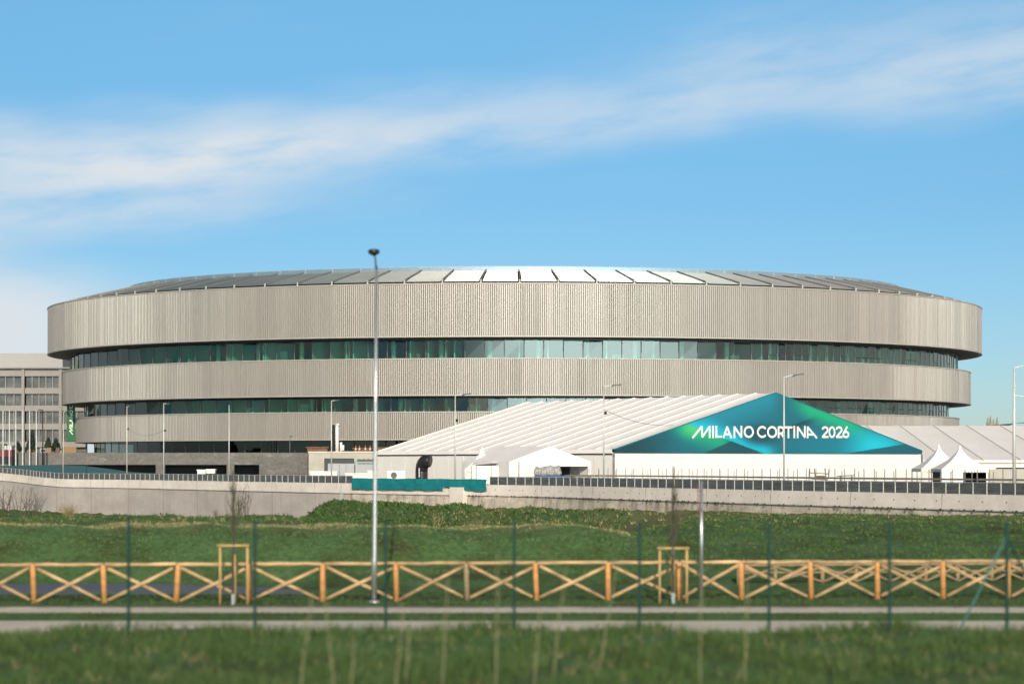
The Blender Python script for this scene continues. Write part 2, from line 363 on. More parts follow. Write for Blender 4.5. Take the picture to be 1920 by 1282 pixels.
# building site ground behind the wall, reaching the horizon
sp = [p for p in wall_dense(3.0, .3)]
mb = MB(); mb.poly([(p.x, p.y, 1.85) for p in reversed(sp)] + [(-330, 540, 1.85), (-6000, 600, 1.85), (-6000, 9000, 1.85), (6000, 9000, 1.85), (6000, 36, 1.85)])
tag(obj('site_ground', mb, m_site), kind='structure')
# raised road deck just behind the wall
ra = wall_dense(3.0, .35); rb = wall_dense(3.0, 11.0); mb = MB()
for k in range(len(ra)-1): mb.quad((ra[k].x, ra[k].y, 1.87), (ra[k+1].x, ra[k+1].y, 1.87), (rb[k+1].x, rb[k+1].y, 1.87), (rb[k].x, rb[k].y, 1.87))
tag(obj('road', mb, mat('road_asphalt', (.06, .06, .062), .9)), kind='structure')
# footpaths and the low asphalt track
def strip(name, y0, y1, z, m, x0=-60, x1=60, seg=40, wob=0.0):
    mb = MB(); xs = np.linspace(x0, x1, seg)
    for k in range(seg-1):
        w0 = wob*math.sin(xs[k]*1.7)+wob*.6*math.sin(xs[k]*4.1); w1 = wob*math.sin(xs[k+1]*1.7)+wob*.6*math.sin(xs[k+1]*4.1)
        mb.quad((xs[k], y0+w0, z), (xs[k+1], y0+w1, z), (xs[k+1], y1+w1*.5, z), (xs[k], y1+w0*.5, z))
    return tag(obj(name, mb, m), kind='structure')
strip('footpath', 42.0, 46.5, .006, m_path)
strip('cycle_path', 49.0, 50.5, .006, m_path)
strip('kerb_shade_strip', 50.62, 51.25, .008, m_kerbshade, wob=.05, seg=200)  # dark sheet painted in as the shade line along the kerb
mb = MB(); 
for k in range(60): mb.box(-60+2*k, -58.02+2*k, 50.5, 50.61, -.05, .05)
tag(obj('kerb', mb, m_podium), kind='structure')
mb = MB(); xs = np.linspace(-45, -4.6, 60)
for k in range(59):
    e = lambda x: 64.3 - max(0, (x+14)/9.4)**2*5.5 + .15*math.sin(x*2)
    mb.quad((xs[k], 57.4, -.205), (xs[k+1], 57.4, -.205), (xs[k+1], max(57.5, e(xs[k+1])), -.205), (xs[k], max(57.5, e(xs[k])), -.205))
tag(obj('track', mb, m_asph), kind='structure')

# ------------------------------------------------------------------ the arena
CY = 350.0
E = {'b1': (.5, 86.3, 58.0), 'g1': (.35, 82.2, 53.8), 'b2': (.85, 84.0, 55.6), 'g2': (.8, 80.1, 51.8), 'b3': (1.0, 81.8, 53.3), 'g3': (1.0, 78.5, 50.0)}
arena = thing('arena', 'huge oval arena with three ribbed metal bands and recessed rows of green glass', 'arena', (.5, CY, 1.85))
def ell(k, th, da=0.0): cx, a, b = E[k]; return (cx+(a+da)*math.cos(th), CY+(b+da)*math.sin(th))
def even_thetas(k, step, t0=0, t1=2*math.pi):
    n = 4000; th = np.linspace(t0, t1, n); xy = np.array([ell(k, t_) for t_ in th]); s_ = np.concatenate([[0], np.cumsum(np.hypot(*np.diff(xy, axis=0).T))])
    m_ = max(2, int(round(s_[-1]/step))); return list(np.interp(np.linspace(0, s_[-1], m_+1), s_, th))
def band(name, key, z0, z1, seed, step=.34):
    rn = random.Random(seed); mb = MB(); th = even_thetas(key, step); panel = 1.0; left = 0
    # irregular rounded flutes: each rib bulges by its own amount
    prof_ = []
    for k in range(len(th)-1):
        if left <= 0: left = rn.randint(3, 9); panel = rn.uniform(.97, 1.03); dep = rn.choice([.045, .06, .075])
        left -= 1
        d = dep*rn.uniform(.7, 1.3); a = th[k]; b = th[k+1]; w = b-a
        prof_ += [(a, -.06, panel*rn.uniform(.80, .92)), (a+w*.22, d*.85, panel*rn.uniform(.97, 1.04)), (a+w*.5, d*1.0, panel*rn.uniform(.97, 1.04)), (a+w*.8, d*.8, panel*rn.uniform(.86, .96))]  # groove faces toned darker than crests: groove shade painted into the colour
    n = len(prof_); 
    for k in range(n):
        a, d, t_ = prof_[k]; b, d2, _ = prof_[(k+1) % n]
        p = ell(key, a, d); q = ell(key, b, d2)
        mb.quad((*p, z0+.16), (*q, z0+.16), (*q, z1-.16), (*p, z1-.16), t_)
    obj(name, mb, m_clad, arena, tone=True)
    mb = MB(); T = even_thetas(key, 1.5)
    for k in range(len(T)-1):
        for (za, zb) in ((z0, z0+.16), (z1-.16, z1)):
            p = ell(key, T[k], .16); q = ell(key, T[k+1], .16); pi = ell(key, T[k], -.5); qi = ell(key, T[k+1], -.5)
            mb.quad((*p, za), (*q, za), (*q, zb), (*p, zb)); mb.quad((*p, zb), (*q, zb), (*qi, zb), (*pi, zb)); mb.quad((*pi, za), (*qi, za), (*q, za), (*p, za))
        pi = ell(key, T[k], -.5); qi = ell(key, T[k+1], -.5)
        mb.quad((*pi, z1), (*qi, z1), (*qi, z0), (*pi, z0))
    obj('band_edge', mb, m_clad2, arena)
m_clad2 = mat('band_edge_metal', (.41, .375, .33), .5, .2)
band('upper_band', 'b1', 23.8, 32.25, 3)
band('middle_band', 'b2', 14.7, 20.65, 5)
band('lower_band', 'b3', 7.75, 12.3, 9)
def ringflat(name, ko, do, ki, di, z, th_, m):
    mb = MB(); T = even_thetas(ko, 2.5)
    for k in range(len(T)-1):
        po, qo = ell(ko, T[k], do), ell(ko, T[k+1], do); pi, qi = ell(ki, T[k], di), ell(ki, T[k+1], di)
        mb.quad((*po, z), (*qo, z), (*qi, z), (*pi, z)); mb.quad((*pi, z+th_), (*qi, z+th_), (*qo, z+th_), (*po, z+th_))
    return obj(name, mb, m, arena)
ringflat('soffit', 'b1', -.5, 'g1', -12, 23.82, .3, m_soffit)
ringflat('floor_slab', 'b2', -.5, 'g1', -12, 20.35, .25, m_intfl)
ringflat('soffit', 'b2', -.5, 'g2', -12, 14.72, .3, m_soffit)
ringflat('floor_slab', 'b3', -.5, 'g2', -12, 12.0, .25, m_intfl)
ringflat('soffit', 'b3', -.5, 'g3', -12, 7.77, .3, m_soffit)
def ringwall(name, key, d, z0, z1, m, step=3):
    mb = MB(); T = even_thetas(key, step)
    for k in range(len(T)-1):
        p, q = ell(key, T[k], d), ell(key, T[k+1], d); mb.quad((*p, z0), (*q, z0), (*q, z1), (*p, z1))
    return obj(name, mb, m, arena)
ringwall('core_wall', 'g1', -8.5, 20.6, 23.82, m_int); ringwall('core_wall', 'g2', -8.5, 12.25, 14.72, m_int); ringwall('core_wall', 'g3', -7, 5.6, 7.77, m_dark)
ringwall('shadow_gap', 'g1', .05, 23.55, 23.80, m_trim); ringwall('shadow_gap', 'g2', .05, 14.45, 14.70, m_trim)
# columns and partitions behind the glass
def partition_set(key, z0, z1, seed):
    rn = random.Random(seed); T = even_thetas(key, 7.8, math.pi+.02, 2*math.pi-.02)
    for k, t_ in enumerate(T):
        x, y = ell(key, t_, -1.6); mb = MB(); mb.tube([(x, y, z0), (x, y, z1)], .42, 10); obj('column', mb, m_pale, arena, smooth=True)
        for _ in range(2 if t_ < 4.6 else 1):
            tt = t_ + rn.uniform(.005, .075); a = Vector((*ell(key, tt, -.5), 0)); b = Vector((*ell(key, tt, -8.5), 0)); d = (b-a).normalized(); r = Vector((-d.y, d.x, 0))*.1
            mb = MB(); mb.prism([tuple((a-r)[:2]), tuple((a+r)[:2]), tuple((b+r)[:2]), tuple((b-r)[:2])], z0, z1-.02); obj('partition', mb, m_pale, arena)
        if rn.random() < .45:
            tt = t_ + rn.uniform(.03, .08); dd = -rn.uniform(2.5, 5); x, y = ell(key, tt, dd); w_ = rn.uniform(1, 2.4)
            mb = MB(); mb.box(x-w_/2, x+w_/2, y, y+.8, z0, z0+rn.uniform(.8, 2.0)); obj('cabinet', mb, random.choice([m_pale, m_board, m_int]), arena)
partition_set('g1', 20.6, 23.82, 11); partition_set('g2', 12.25, 14.72, 12)
# glass: each window a part
def window_thetas(key):
    cx, a, b = E[key]; th = even_thetas(key, 3.12, math.pi, 2*math.pi); o = []
    for k in range(len(th)-1):
        mid = (th[k]+th[k+1])/2
        if cx+a*math.cos(mid) > 42 and cx+a*math.cos(mid) < a-3: o += [(th[k], mid), (mid, th[k+1])]
        else: o.append((th[k], th[k+1]))
    return o
def window_mesh(mbg, mbf, key, a, b, z0, z1, transom=False):
    p = Vector((*ell(key, a), 0)); q = Vector((*ell(key, b), 0)); d = (q-p).normalized(); w = .07
    nrm = Vector((d.y, -d.x, 0)); p2 = p+d*w*.5; q2 = q-d*w*.5
    for s_ in (0, 1): pass
    tl = nrm*random.uniform(-.03, .03); tw = nrm*random.uniform(-.03, .03)
    c1, c2, c3, c4 = p2+tl+tw, q2+tl-tw, q2-tl, p2-tl; mbg.quad((c1.x, c1.y, z0+.06), (c2.x, c2.y, z0+.06), (c3.x, c3.y, z1-.06), (c4.x, c4.y, z1-.06))
    mbf.beam((p.x, p.y, z0), (p.x, p.y, z1), .14, .14)
    mbf.beam((p2.x, p2.y, z0+.04), (q2.x, q2.y, z0+.04), .1, .08)
    if transom: mbf.beam((p2.x, p2.y, z0+1.05), (q2.x, q2.y, z0+1.05), .08, .12)
rn = random.Random(4)
w1 = window_thetas('g1'); w2 = window_thetas('g2')
sfx_g, sfx_f = MB(), MB(); cnt = 0
def add_win(key, a, b, z0, z1, single):
    x, y = ell(key, (a+b)/2); tr = (x > 42 and rn.random() < .35)
    if single:
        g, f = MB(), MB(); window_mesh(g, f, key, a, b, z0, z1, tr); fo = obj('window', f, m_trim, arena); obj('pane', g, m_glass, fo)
    else: window_mesh(sfx_g, sfx_f, key, a, b, z0, z1, tr)
for a, b in w1:
    single = cnt < 78 and abs(ell('g1', (a+b)/2)[0]) < 80
    cnt += single; add_win('g1', a, b, 20.6, 23.6, single)
for a, b in w2:
    x = ell('g2', (a+b)/2)[0]; single = cnt < 99 and (-62 < x < -9)
    cnt += single; add_win('g2', a, b, 12.25, 14.5, single)
wf = tag(obj('window_row', sfx_f, m_trim, arena), kind='stuff'); wg = tag(obj('pane_row', sfx_g, m_glass, arena), kind='stuff')
ringwall('back_glazing', 'g1', 0, 20.6, 23.6, m_glassdk, 12) if False else None
mb = MB(); fb = MB(); T = even_thetas('g3', 3.1, math.pi, 2*math.pi)
for k in range(len(T)-1):
    p, q = ell('g3', T[k]), ell('g3', T[k+1]); mb.quad((*p, 5.6), (*q, 5.6), (*q, 7.77), (*p, 7.77)); fb.beam((*p, 5.6), (*p, 7.77), .12)
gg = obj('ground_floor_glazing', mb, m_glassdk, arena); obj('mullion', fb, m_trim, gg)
# roof: gutter ledge, louvred panels, seams, balustrade
RI = .815; ZR0, ZR1 = 32.72, 35.4
def rell(s_, th):
    cx, a, b = E['b1']; t_ = (1-s_)/(1-RI); return (cx+((a-2.6)*(1-t_)+73.0*t_)*math.cos(th), CY+((b-2.2)*(1-t_)+45.6*t_)*math.sin(th))
mb = MB(); T = even_thetas('b1', 3)
for k in range(len(T)-1):
    p, q = ell('b1', T[k], -.5), ell('b1', T[k+1], -.5); pi, qi = rell(.78, T[k]), rell(.78, T[k+1])
    mb.quad((*p, 31.9), (*q, 31.9), (*qi, 31.9), (*pi, 31.9))
    a_, b_ = rell(.985, T[k]), rell(.985, T[k+1]); a2, b2 = rell(RI, T[k]), rell(RI, T[k+1])
    mb.quad((*a_, 31.9), (*b_, 31.9), (*b_, 32.3), (*a_, 32.3)); mb.quad((*a_, 32.3), (*b_, 32.3), (*b2, ZR1-.25), (*a2, ZR1-.25))
obj('roof_deck', mb, m_dark, arena)
NP = 86; PT = [2*math.pi*k/NP + .045 for k in range(NP+1)]
proofs = [k for k in range(NP)]; rp_ = []
for k in proofs:
    a, b = PT[k]+.0035, PT[k+1]-.0035; nl = 15; mb = MB()
    for j in range(nl):
        s0 = 1-(1-RI)*j/nl; s1 = 1-(1-RI)*(j+1)/nl; z0 = ZR0+(ZR1-ZR0)*(j/nl)**.93; z1 = ZR0+(ZR1-ZR0)*((j+1)/nl)**.93
        am = (a+b)/2
        P0, P1 = rell(s0, a), rell(s0, b); Q0, Q1 = rell(s1, a), rell(s1, b)
        mb.quad((*P0, z0), (*P1, z0), (*P1, z0+.16), (*P0, z0+.16))           # riser of each slat
        mb.quad((*P0, z0+.16), (*P1, z0+.16), (*Q1, z1), (*Q0, z1))            # sloping tread
    rp_.append(obj('roof_panel', mb, m_roofp, arena))
m_brk = mat('bracket_metal', (.20, .195, .18), .45, .4)
for k in range(NP):
    sm = MB(); p = rell(1.0, PT[k]); q = rell(RI, PT[k])
    sm.beam((*p, ZR0+.22), (*q, ZR1+.22), .16, .22); obj('roof_seam', sm, m_brk, rp_[k])
    br = MB(); br.box(p[0]-.14, p[0]+.14, p[1]-.14, p[1]+.14, 31.95, ZR0+.30); obj('roof_bracket', br, m_brk, rp_[k])
TB = [2*math.pi*k/260 for k in range(261)]; gl = MB(); po = MB()
for k in range(260):
    p, q = rell(RI-.02, TB[k]), rell(RI-.02, TB[k+1]); gl.quad((*p, ZR1+.05), (*q, ZR1+.05), (*q, ZR1+.8), (*p, ZR1+.8)); (po.beam((*p, ZR1-.2), (*p, ZR1+.85), .06) if k % 3 == 0 else None); po.beam((*p, ZR1+.85), (*q, ZR1+.85), .06)
bo = obj('roof_balustrade', po, mat('balustrade_steel', (.33, .35, .36), .5, .3), arena); obj('balustrade_panel', gl, mat('balustrade_mesh', (.22, .29, .34), .35, .4), bo)
mb = MB(); T = even_thetas('b1', 3)
mb.poly([(*rell(RI-.01, t_), ZR1) for t_ in T[:-1]]); obj('roof_top', mb, m_site, arena)
# hanging green banner under the middle band
bn = thing('hanging_banner', 'tall green vertical banner with white lettering hanging under the left end of the arena', 'banner', (X_(133, 341.8), 341.8, 8.2))
mb = MB(); x0, x1 = X_(125.5, 341.8), X_(141, 341.8); mb.box(x0, x1, 341.77, 341.83, Z_(826, 341.8), 14.72); obj('banner_cloth', mb, mat('banner_green', (.01, .12, .03), .7, var=[((2, 2, .6), .8, 1.15)]), bn)
mb = MB(); mb.box(x0-.08, x1+.08, 341.72, 341.88, 8.0, 8.2) ; obj('banner_rail', mb, m_trim, bn)

# ---- lettering made of strokes ------------------------------------------------
def arc(cx, cy, rx, ry, a0, a1, n=14): return [(cx+rx*math.cos(R(a0+(a1-a0)*k/n)), cy-ry*math.sin(R(a0+(a1-a0)*k/n))) for k in range(n+1)]
T_, B_, w_ = 798.6, 820.4, 4.0
LET = {
 'M': [[(1298.5, 820.2), (1315.6, 799.2), (1316.6, 819), (1330.2, 799.2), (1330.2, 820.4)]],
 'I': [[(1336.7, T_), (1336.7, B_)]],
 'L': [[(1342.9, T_), (1342.9, 818.4)], [(1341, 818.4), (1352.6, 818.4)]],
 'A': [[(1356.2, B_), (1363, 800), (1370.8, B_)], [(1359, 813.8), (1368, 813.8)]],
 'N': [[(1376.7, B_), (1376.7, 799.8), (1389.8, 819.2), (1389.8, T_)]],
 'O': [arc(1403.6, 809.4, 7.9, 9.3, 0, 360, 26)],
 'C': [arc(1428.8, 809.4, 8.3, 9.3, 42, 318, 20)],
 'O2': [arc(1447.3, 809.6, 7.9, 9.3, 0, 360, 26)],
 'R': [[(1459.5, B_), (1459.5, 800.6), (1464, 800.6)]+arc(1464, 806.4, 4.6, 5.8, 90, -90, 10)+[(1459.5, 812.2)], [(1464.2, 812.2), (1469.5, B_)]],
 'T': [[(1471.4, 800.9), (1485, 800.9)], [(1478, 801), (1478, B_)]],
 'I2': [[(1489, T_), (1489, B_)]],
 'N2': [[(1495.3, B_), (1495.3, 800.2), (1508.7, 819.4), (1508.7, T_)]],
 'A2': [[(1514, B_), (1514, 800.4), (1531.2, B_+.1)], [(1514, 814.2), (1525, 814.2)]],
 '2': [arc(1546.6, 805.6, 4.9, 5.0, 165, -35, 12)+[(1541.6, 818.9), (1552.4, 818.9)]],
 '0': [arc(1559.6, 809.9, 4.9, 9.2, 0, 360, 24)],
 '2b': [arc(1572.9, 805.6, 4.9, 5.0, 165, -35, 12)+[(1567.9, 818.9), (1578.7, 818.9)]],
 '6': [arc(1585.6, 814.2, 4.9, 5.0, 0, 360, 18), [(1588.0, 800), (1581.6, 811.2)]],
}
def strokes(mb, polys, f, w, nrm, t0=0.03):
    """f maps letter coordinates to the surface; each short piece sits a hair prouder than the one before"""
    k = 0
    for pl in polys:
        pts = [Vector(f(*p)) for p in pl]
        for a, b in zip(pts[:-1], pts[1:]):
            d = (b-a).normalized(); s_ = d.cross(nrm).normalized()*w/2; e = d*w*.18; o = nrm*(t0+.0025*(k % 9)); k += 1
            mb.quad(a-e-s_+o, b+e-s_+o, b+e+s_+o, a-e+s_+o)
            
# banner text climbs the banner (only its start is clear of the band)
def fb_(px, py):
    along = (px-1298)/(1592-1298); yy = (py-798)/22.4
    return ((x0+x1)/2 + (yy-.5)*.62, 341.76, 9.35 + along*11.5)
for k in ('M', 'I', 'L', 'A', 'N', 'O', 'C'): mb = MB(); strokes(mb, LET[k], fb_, .15, Vector((0, -1, 0)), .015); obj('letter', mb, m_whitebright, bn)

# ------------------------------------------------------------------ the big marquee with the teal gable
NY = 215.0
apex = Vector((X_(1452, NY), NY)); gd = Vector((math.cos(R(30)), math.sin(R(30)))); 
Lc = apex - gd*.1030*NY; Rc = apex + gd*.1038*NY; rv = Vector((.0099-.1406, .154))*NY
ZA = Z_(735.5, NY); ZE = 5.55; ZB = 5.12; ZG = 1.85
mq = thing('marquee', 'largest white marquee with long ribbed roof and teal and green printed gable', 'marquee', (apex.x, apex.y, ZG))
# roof with sagging fabric bays
def roofmesh(A, Lp, Rp, vecr, za, ze, nb, sag, nrm_sub=6, bow=.35):
    mb = MB()
    for side in (Lp, Rp):
        for j in range(nb*nrm_sub):
            t0, t1 = j/(nb*nrm_sub), (j+1)/(nb*nrm_sub)
            def pt(t_, s_):
                p = A.lerp(side, s_) + vecr*t_; z = za+(ze-za)*s_ + bow*math.sin(math.pi*s_)*.0
                f_ = (t_*nb) % 1.0 if t_ < 1 else 0
                z -= sag*math.sin(math.pi*f_)*(1 if 0 < s_ < 1 else .5)
                return (p.x, p.y, z)
            ns = 10
            for q in range(ns): mb.quad(pt(t0, q/ns), pt(t1, q/ns), pt(t1, (q+1)/ns), pt(t0, (q+1)/ns))
    return mb
mb = roofmesh(apex, Lc, Rc, rv, ZA, ZE, 15, .17); obj('roof', mb, m_white, mq, smooth=True)
for j in range(16):
    t_ = j/15; mb = MB()
    for side in (Lc, Rc): a = apex+rv*t_; b = side+rv*t_; mb.beam((a.x, a.y, ZA+.02), (b.x, b.y, ZE+.02), .12, .05)
    obj('roof_rib', mb, m_white, mq)
# side walls, valance and eave line
for side, sgn in ((Lc, -1), (Rc, 1)):
    out_ = gd*sgn
    for j in range(15):
        a = side+rv*(j/15+.001); b = side+rv*((j+1)/15-.001); mb = MB()
        o = out_*.02*(j % 2); mb.prism([tuple(a+o), tuple(b+o), tuple(b-out_*.06), tuple(a-out_*.06)] if sgn > 0 else [tuple(b+o), tuple(a+o), tuple(a-out_*.06), tuple(b-out_*.06)], ZG, ZB+.1)
        obj('side_wall', mb, m_white2, mq)
    mb = MB(); a = side+out_*.12; b = a+rv; mb.quad((a.x, a.y, ZE), (b.x, b.y, ZE), (b.x, b.y, ZB-.02), (a.x, a.y, ZB-.02)); obj('valance', mb, m_white, mq)
    mb = MB(); a = side+out_*.06; b = a+rv; mb.beam((a.x, a.y, ZB-.1), (b.x, b.y, ZB-.1), .12, .12); obj('eave_rail', mb, m_trim, mq)
    for j in range(16):
        a = side+rv*(j/15)+out_*.05; mb = MB(); mb.beam((a.x, a.y, ZG), (a.x, a.y, ZB), .09, .06); obj('wall_post', mb, m_wpost, mq)
gn = Vector((gd.y, -gd.x, 0))                      # faces the camera
mb = MB(); a = Lc + Vector(gn[:2])*.0; mb.prism([tuple(Lc+Vector(gn[:2])*.10), tuple(Rc+Vector(gn[:2])*.10), tuple(Rc), tuple(Lc)], ZG, ZB); obj('front_wall', mb, m_whitebright, mq)
mb = MB(); mb.poly([(*(Lc+rv), ZG), (*(Lc+rv), ZE), (*(apex+rv), ZA), (*(Rc+rv), ZE), (*(Rc+rv), ZG)]); obj('rear_wall', mb, m_white2, mq)
mb = MB()
for cp in (Lc, Rc): a = cp+Vector(gn[:2])*.14; mb.beam((a.x, a.y, ZG), (a.x, a.y, ZB-.05), .22, .16)
obj('corner_post', mb, m_podium, mq)
GO = Vector(gn[:2])*.22                              # printed gable stands a little proud
def on_gable(px, py, extra=0.0):
    r = Vector(((px-960)/F, 1.0)); p0 = apex+GO+Vector(gn[:2])*extra; n2 = Vector(gn[:2]); t_ = p0.dot(n2)/r.dot(n2)
    return (r.x*t_, t_, CZ-(py-HY)/F*t_)
def to_px(x, y, z): return 960+F*x/y, HY-(z-CZ)*F/y
def ss(a, b, x): t_ = np.clip((x-a)/(b-a), 0, 1); return t_*t_*(3-2*t_)
def side_of(px, py, x0_, y0_, x1_, y1_):      # positive above/right of a line that runs down to the right
    dx, dy = x1_-x0_, y1_-y0_; return ((px-x0_)*dy-(py-y0_)*dx)/math.hypot(dx, dy)
def art(px, py):
    c = np.array([0, 100, 116.]); mix = lambda c, d, a: c*(1-a)+np.array(d, float)*a
    c = mix(c, (4, 58, 70), ss(1290, 1170, px))
    h = (py-735)/115.
    c = mix(c, (15, 132, 155), .9*ss(60, 0, abs(side_of(px, py, 1290, 795, 1452, 733)))*ss(1300, 1330, px)*ss(1475, 1440, px))
    c = mix(c, (0, 90, 104), .8*ss(18, 30, side_of(px, py, 1290, 795, 1452, 733)*-1)*0)
    s1 = side_of(px, py, 1288, 794, 1440, 853)
    up = s1 > 0
    if up and px < 1470:
        c = mix(c, (0, 182, 206), .95*ss(34, 2, s1)*ss(1470, 1430, px+0*(py)))
        c = mix(c, (0, 88, 102), .8*ss(26, 0, math.hypot((px-1425)/1.5, py-812)))
    if not up and px < 1440:
        c = mix(c, (0, 158, 118), .98*ss(-46, -6, s1)*ss(1235, 1290, px)*ss(1385, 1350, px))
        c = mix(c, (95, 200, 120), .75*ss(30, 0, math.hypot((px-1300)/1.3, py-802)))
        s2 = side_of(px, py, 1318, 850, 1368, 828)
        if s2 < 0 and px > 1318: c = mix(c, (0, 70, 82), .9)
    c = mix(c, (0, 66, 80), .8*ss(30, 3, math.hypot((px-1425)/1.7, py-816)) if up else 0)
    s3 = side_of(px, py, 1468, 803, 1545, 775)
    if px > 1460: c = mix(c, (0, 62, 74), .9*ss(16, 2, abs(s3))*(1 if (py > 803-(px-1468)*.364) else 0)*ss(1560, 1515, px))
    er = side_of(px, py, 1452, 735, 1727, 850)
    c = mix(c, (0, 168, 118), .95*ss(-34, -3, -abs(er))*ss(1470, 1520, px)*ss(1650, 1590, px))
    c = mix(c, (0, 188, 210), .95*ss(60, 5, math.hypot((px-1640)/1.7, (py-838)/.9)))
    c = mix(c, (0, 120, 140), .7*ss(50, 0, math.hypot((px-1540)/2, py-835)))
    c = mix(c, (0, 175, 196), .8*ss(24, 0, math.hypot((px-1425)/1.4, py-852)) if up else 0)
    if py > 850-(px-1585)*.16 and px > 1585: c = mix(c, (2, 84, 100), .93)
    return np.clip(c, 0, 255)
NCOL, NROW = 300, 64; V = []; Fc = []; CC = []
for i in range(NCOL+1):
    s_ = -1+2*i/NCOL; base = apex+gd*NY*(.1030 if s_ < 0 else .1038)*s_+GO; zt = ZA-.02+(ZE-ZA)*abs(s_)
    for j in range(NROW+1):
        z = ZB+(zt-ZB)*j/NROW; V.append((base.x, base.y, z))
        px, py = to_px(base.x, base.y, z); CC += [*[q*.74 for q in lin(art(px, py))], 1.0]
for i in range(NCOL):
    for j in range(NROW): a = i*(NROW+1)+j; Fc.append((a, a+NROW+1, a+NROW+2, a+1))
off = mq.location; me = bpy.data.meshes.new('gable_print'); me.from_pydata([(a-off.x, b-off.y, c-off.z) for a, b, c in V], [], Fc)
ca = me.color_attributes.new('print', 'FLOAT_COLOR', 'POINT'); ca.data.foreach_set('color', CC)
m_print = bpy.data.materials.new('printed_gable'); m_print.use_nodes = True; t = m_print.node_tree; b = t.nodes['Principled BSDF']; b.inputs['Roughness'].default_value = .5
a = t.nodes.new('ShaderNodeAttribute'); a.attribute_name = 'print'; t.links.new(a.outputs['Color'], b.inputs['Base Color'])
me.materials.append(m_print); go = bpy.data.objects.new('gable_print', me); C.objects.link(go); go.parent = mq
mb = MB(); 
for e0, e1 in ((Lc, apex), (Rc, apex)):
    a = e0+GO*.5; b = e1+GO*.5; za = ZE if e0 is not apex else ZA; mb.beam((a.x, a.y, ZE-.02), (b.x, b.y, ZA-.02), .3, .1)
obj('gable_edge', mb, mat('teal_edge', (.0, .16, .18), .5), mq)
for k, pl in LET.items(): mb = MB(); strokes(mb, pl, lambda px, py: on_gable(px, py), w_/F*NY, gn, .03); obj('digit' if k[0] in '026' else 'letter', mb, m_whitebright, go)

# ------------------------------------------------------------------ second long marquee on the right
m2y, m2r = 232.0, 260.0
lm = thing('marquee', 'long white marquee on the far right with wide sloping roof bays', 'marquee', (60, m2y, ZG))
za, ze = Z_(797, m2r), Z_(862.5, m2y); zv = Z_(866.5, m2y)
m_ribw = mat('fabric_keder_rail', (.66, .60, .54), .6); A0 = 40.0; NB = 16; BW = 4.65
rf = MB()
for k in range(NB*6):
    x_0, x_1 = A0+BW*k/6, A0+BW*(k+1)/6; s0, s1 = .35*math.sin(math.pi*(k % 6)/6), .35*math.sin(math.pi*((k+1) % 6)/6)
    for q in range(10):
        t0, t1 = q/10, (q+1)/10; f0, f1 = (.6 if q else .2), (.6 if q < 9 else .1)
        def pz(t_, s_): return za+(ze-za)*t_ - s_*(.25+.75*math.sin(math.pi*min(1, t_*1.0)))
        for sg in (1, -1):
            ya, yb = m2r-(m2r-m2y)*t0*sg, m2r-(m2r-m2y)*t1*sg
            rf.quad((x_0, ya, pz(t0, s0)), (x_1, ya, pz(t0, s1)), (x_1, yb, pz(t1, s1)), (x_0, yb, pz(t1, s0)))
obj('roof', rf, m_white, lm, smooth=True)
for k in range(NB+1):
    x = A0+BW*k; mb = MB(); mb.beam((x, m2r, za+.02), (x, m2y-.05, ze+.02), .12, .10); mb.beam((x, m2y-.12, ze), (x, m2y-.12, zv-.1), .14, .12); obj('roof_rib', mb, m_ribw, lm)
mb = MB(); mb.box(A0, A0+BW*NB, m2y-.08, m2y, zv, ze); obj('valance', mb, m_whitebright, lm)
mb = MB(); mb.box(A0, A0+BW*NB, m2y-.1, m2y+.05, zv-.12, zv-.01); obj('eave_rail', mb, m_beige, lm)
mb = MB(); mb.box(A0, A0+BW*NB, m2y+.1, m2y+.2, ZG, zv-.12); obj('front_wall', mb, m_white2, lm)
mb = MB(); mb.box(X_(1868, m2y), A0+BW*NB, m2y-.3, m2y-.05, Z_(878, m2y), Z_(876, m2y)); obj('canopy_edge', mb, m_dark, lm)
hd = thing('site_hoarding', 'beige site hoarding panels at the foot of the long right marquee', 'hoarding', (X_(1890, 205), 205, ZG))
for k in range(7): mb = MB(); x = X_(1853, 205)+k*2.4; mb.box(x, x+2.34, 204.95, 205.05, ZG, Z_(879, 205)); obj('board', mb, m_beige, hd)

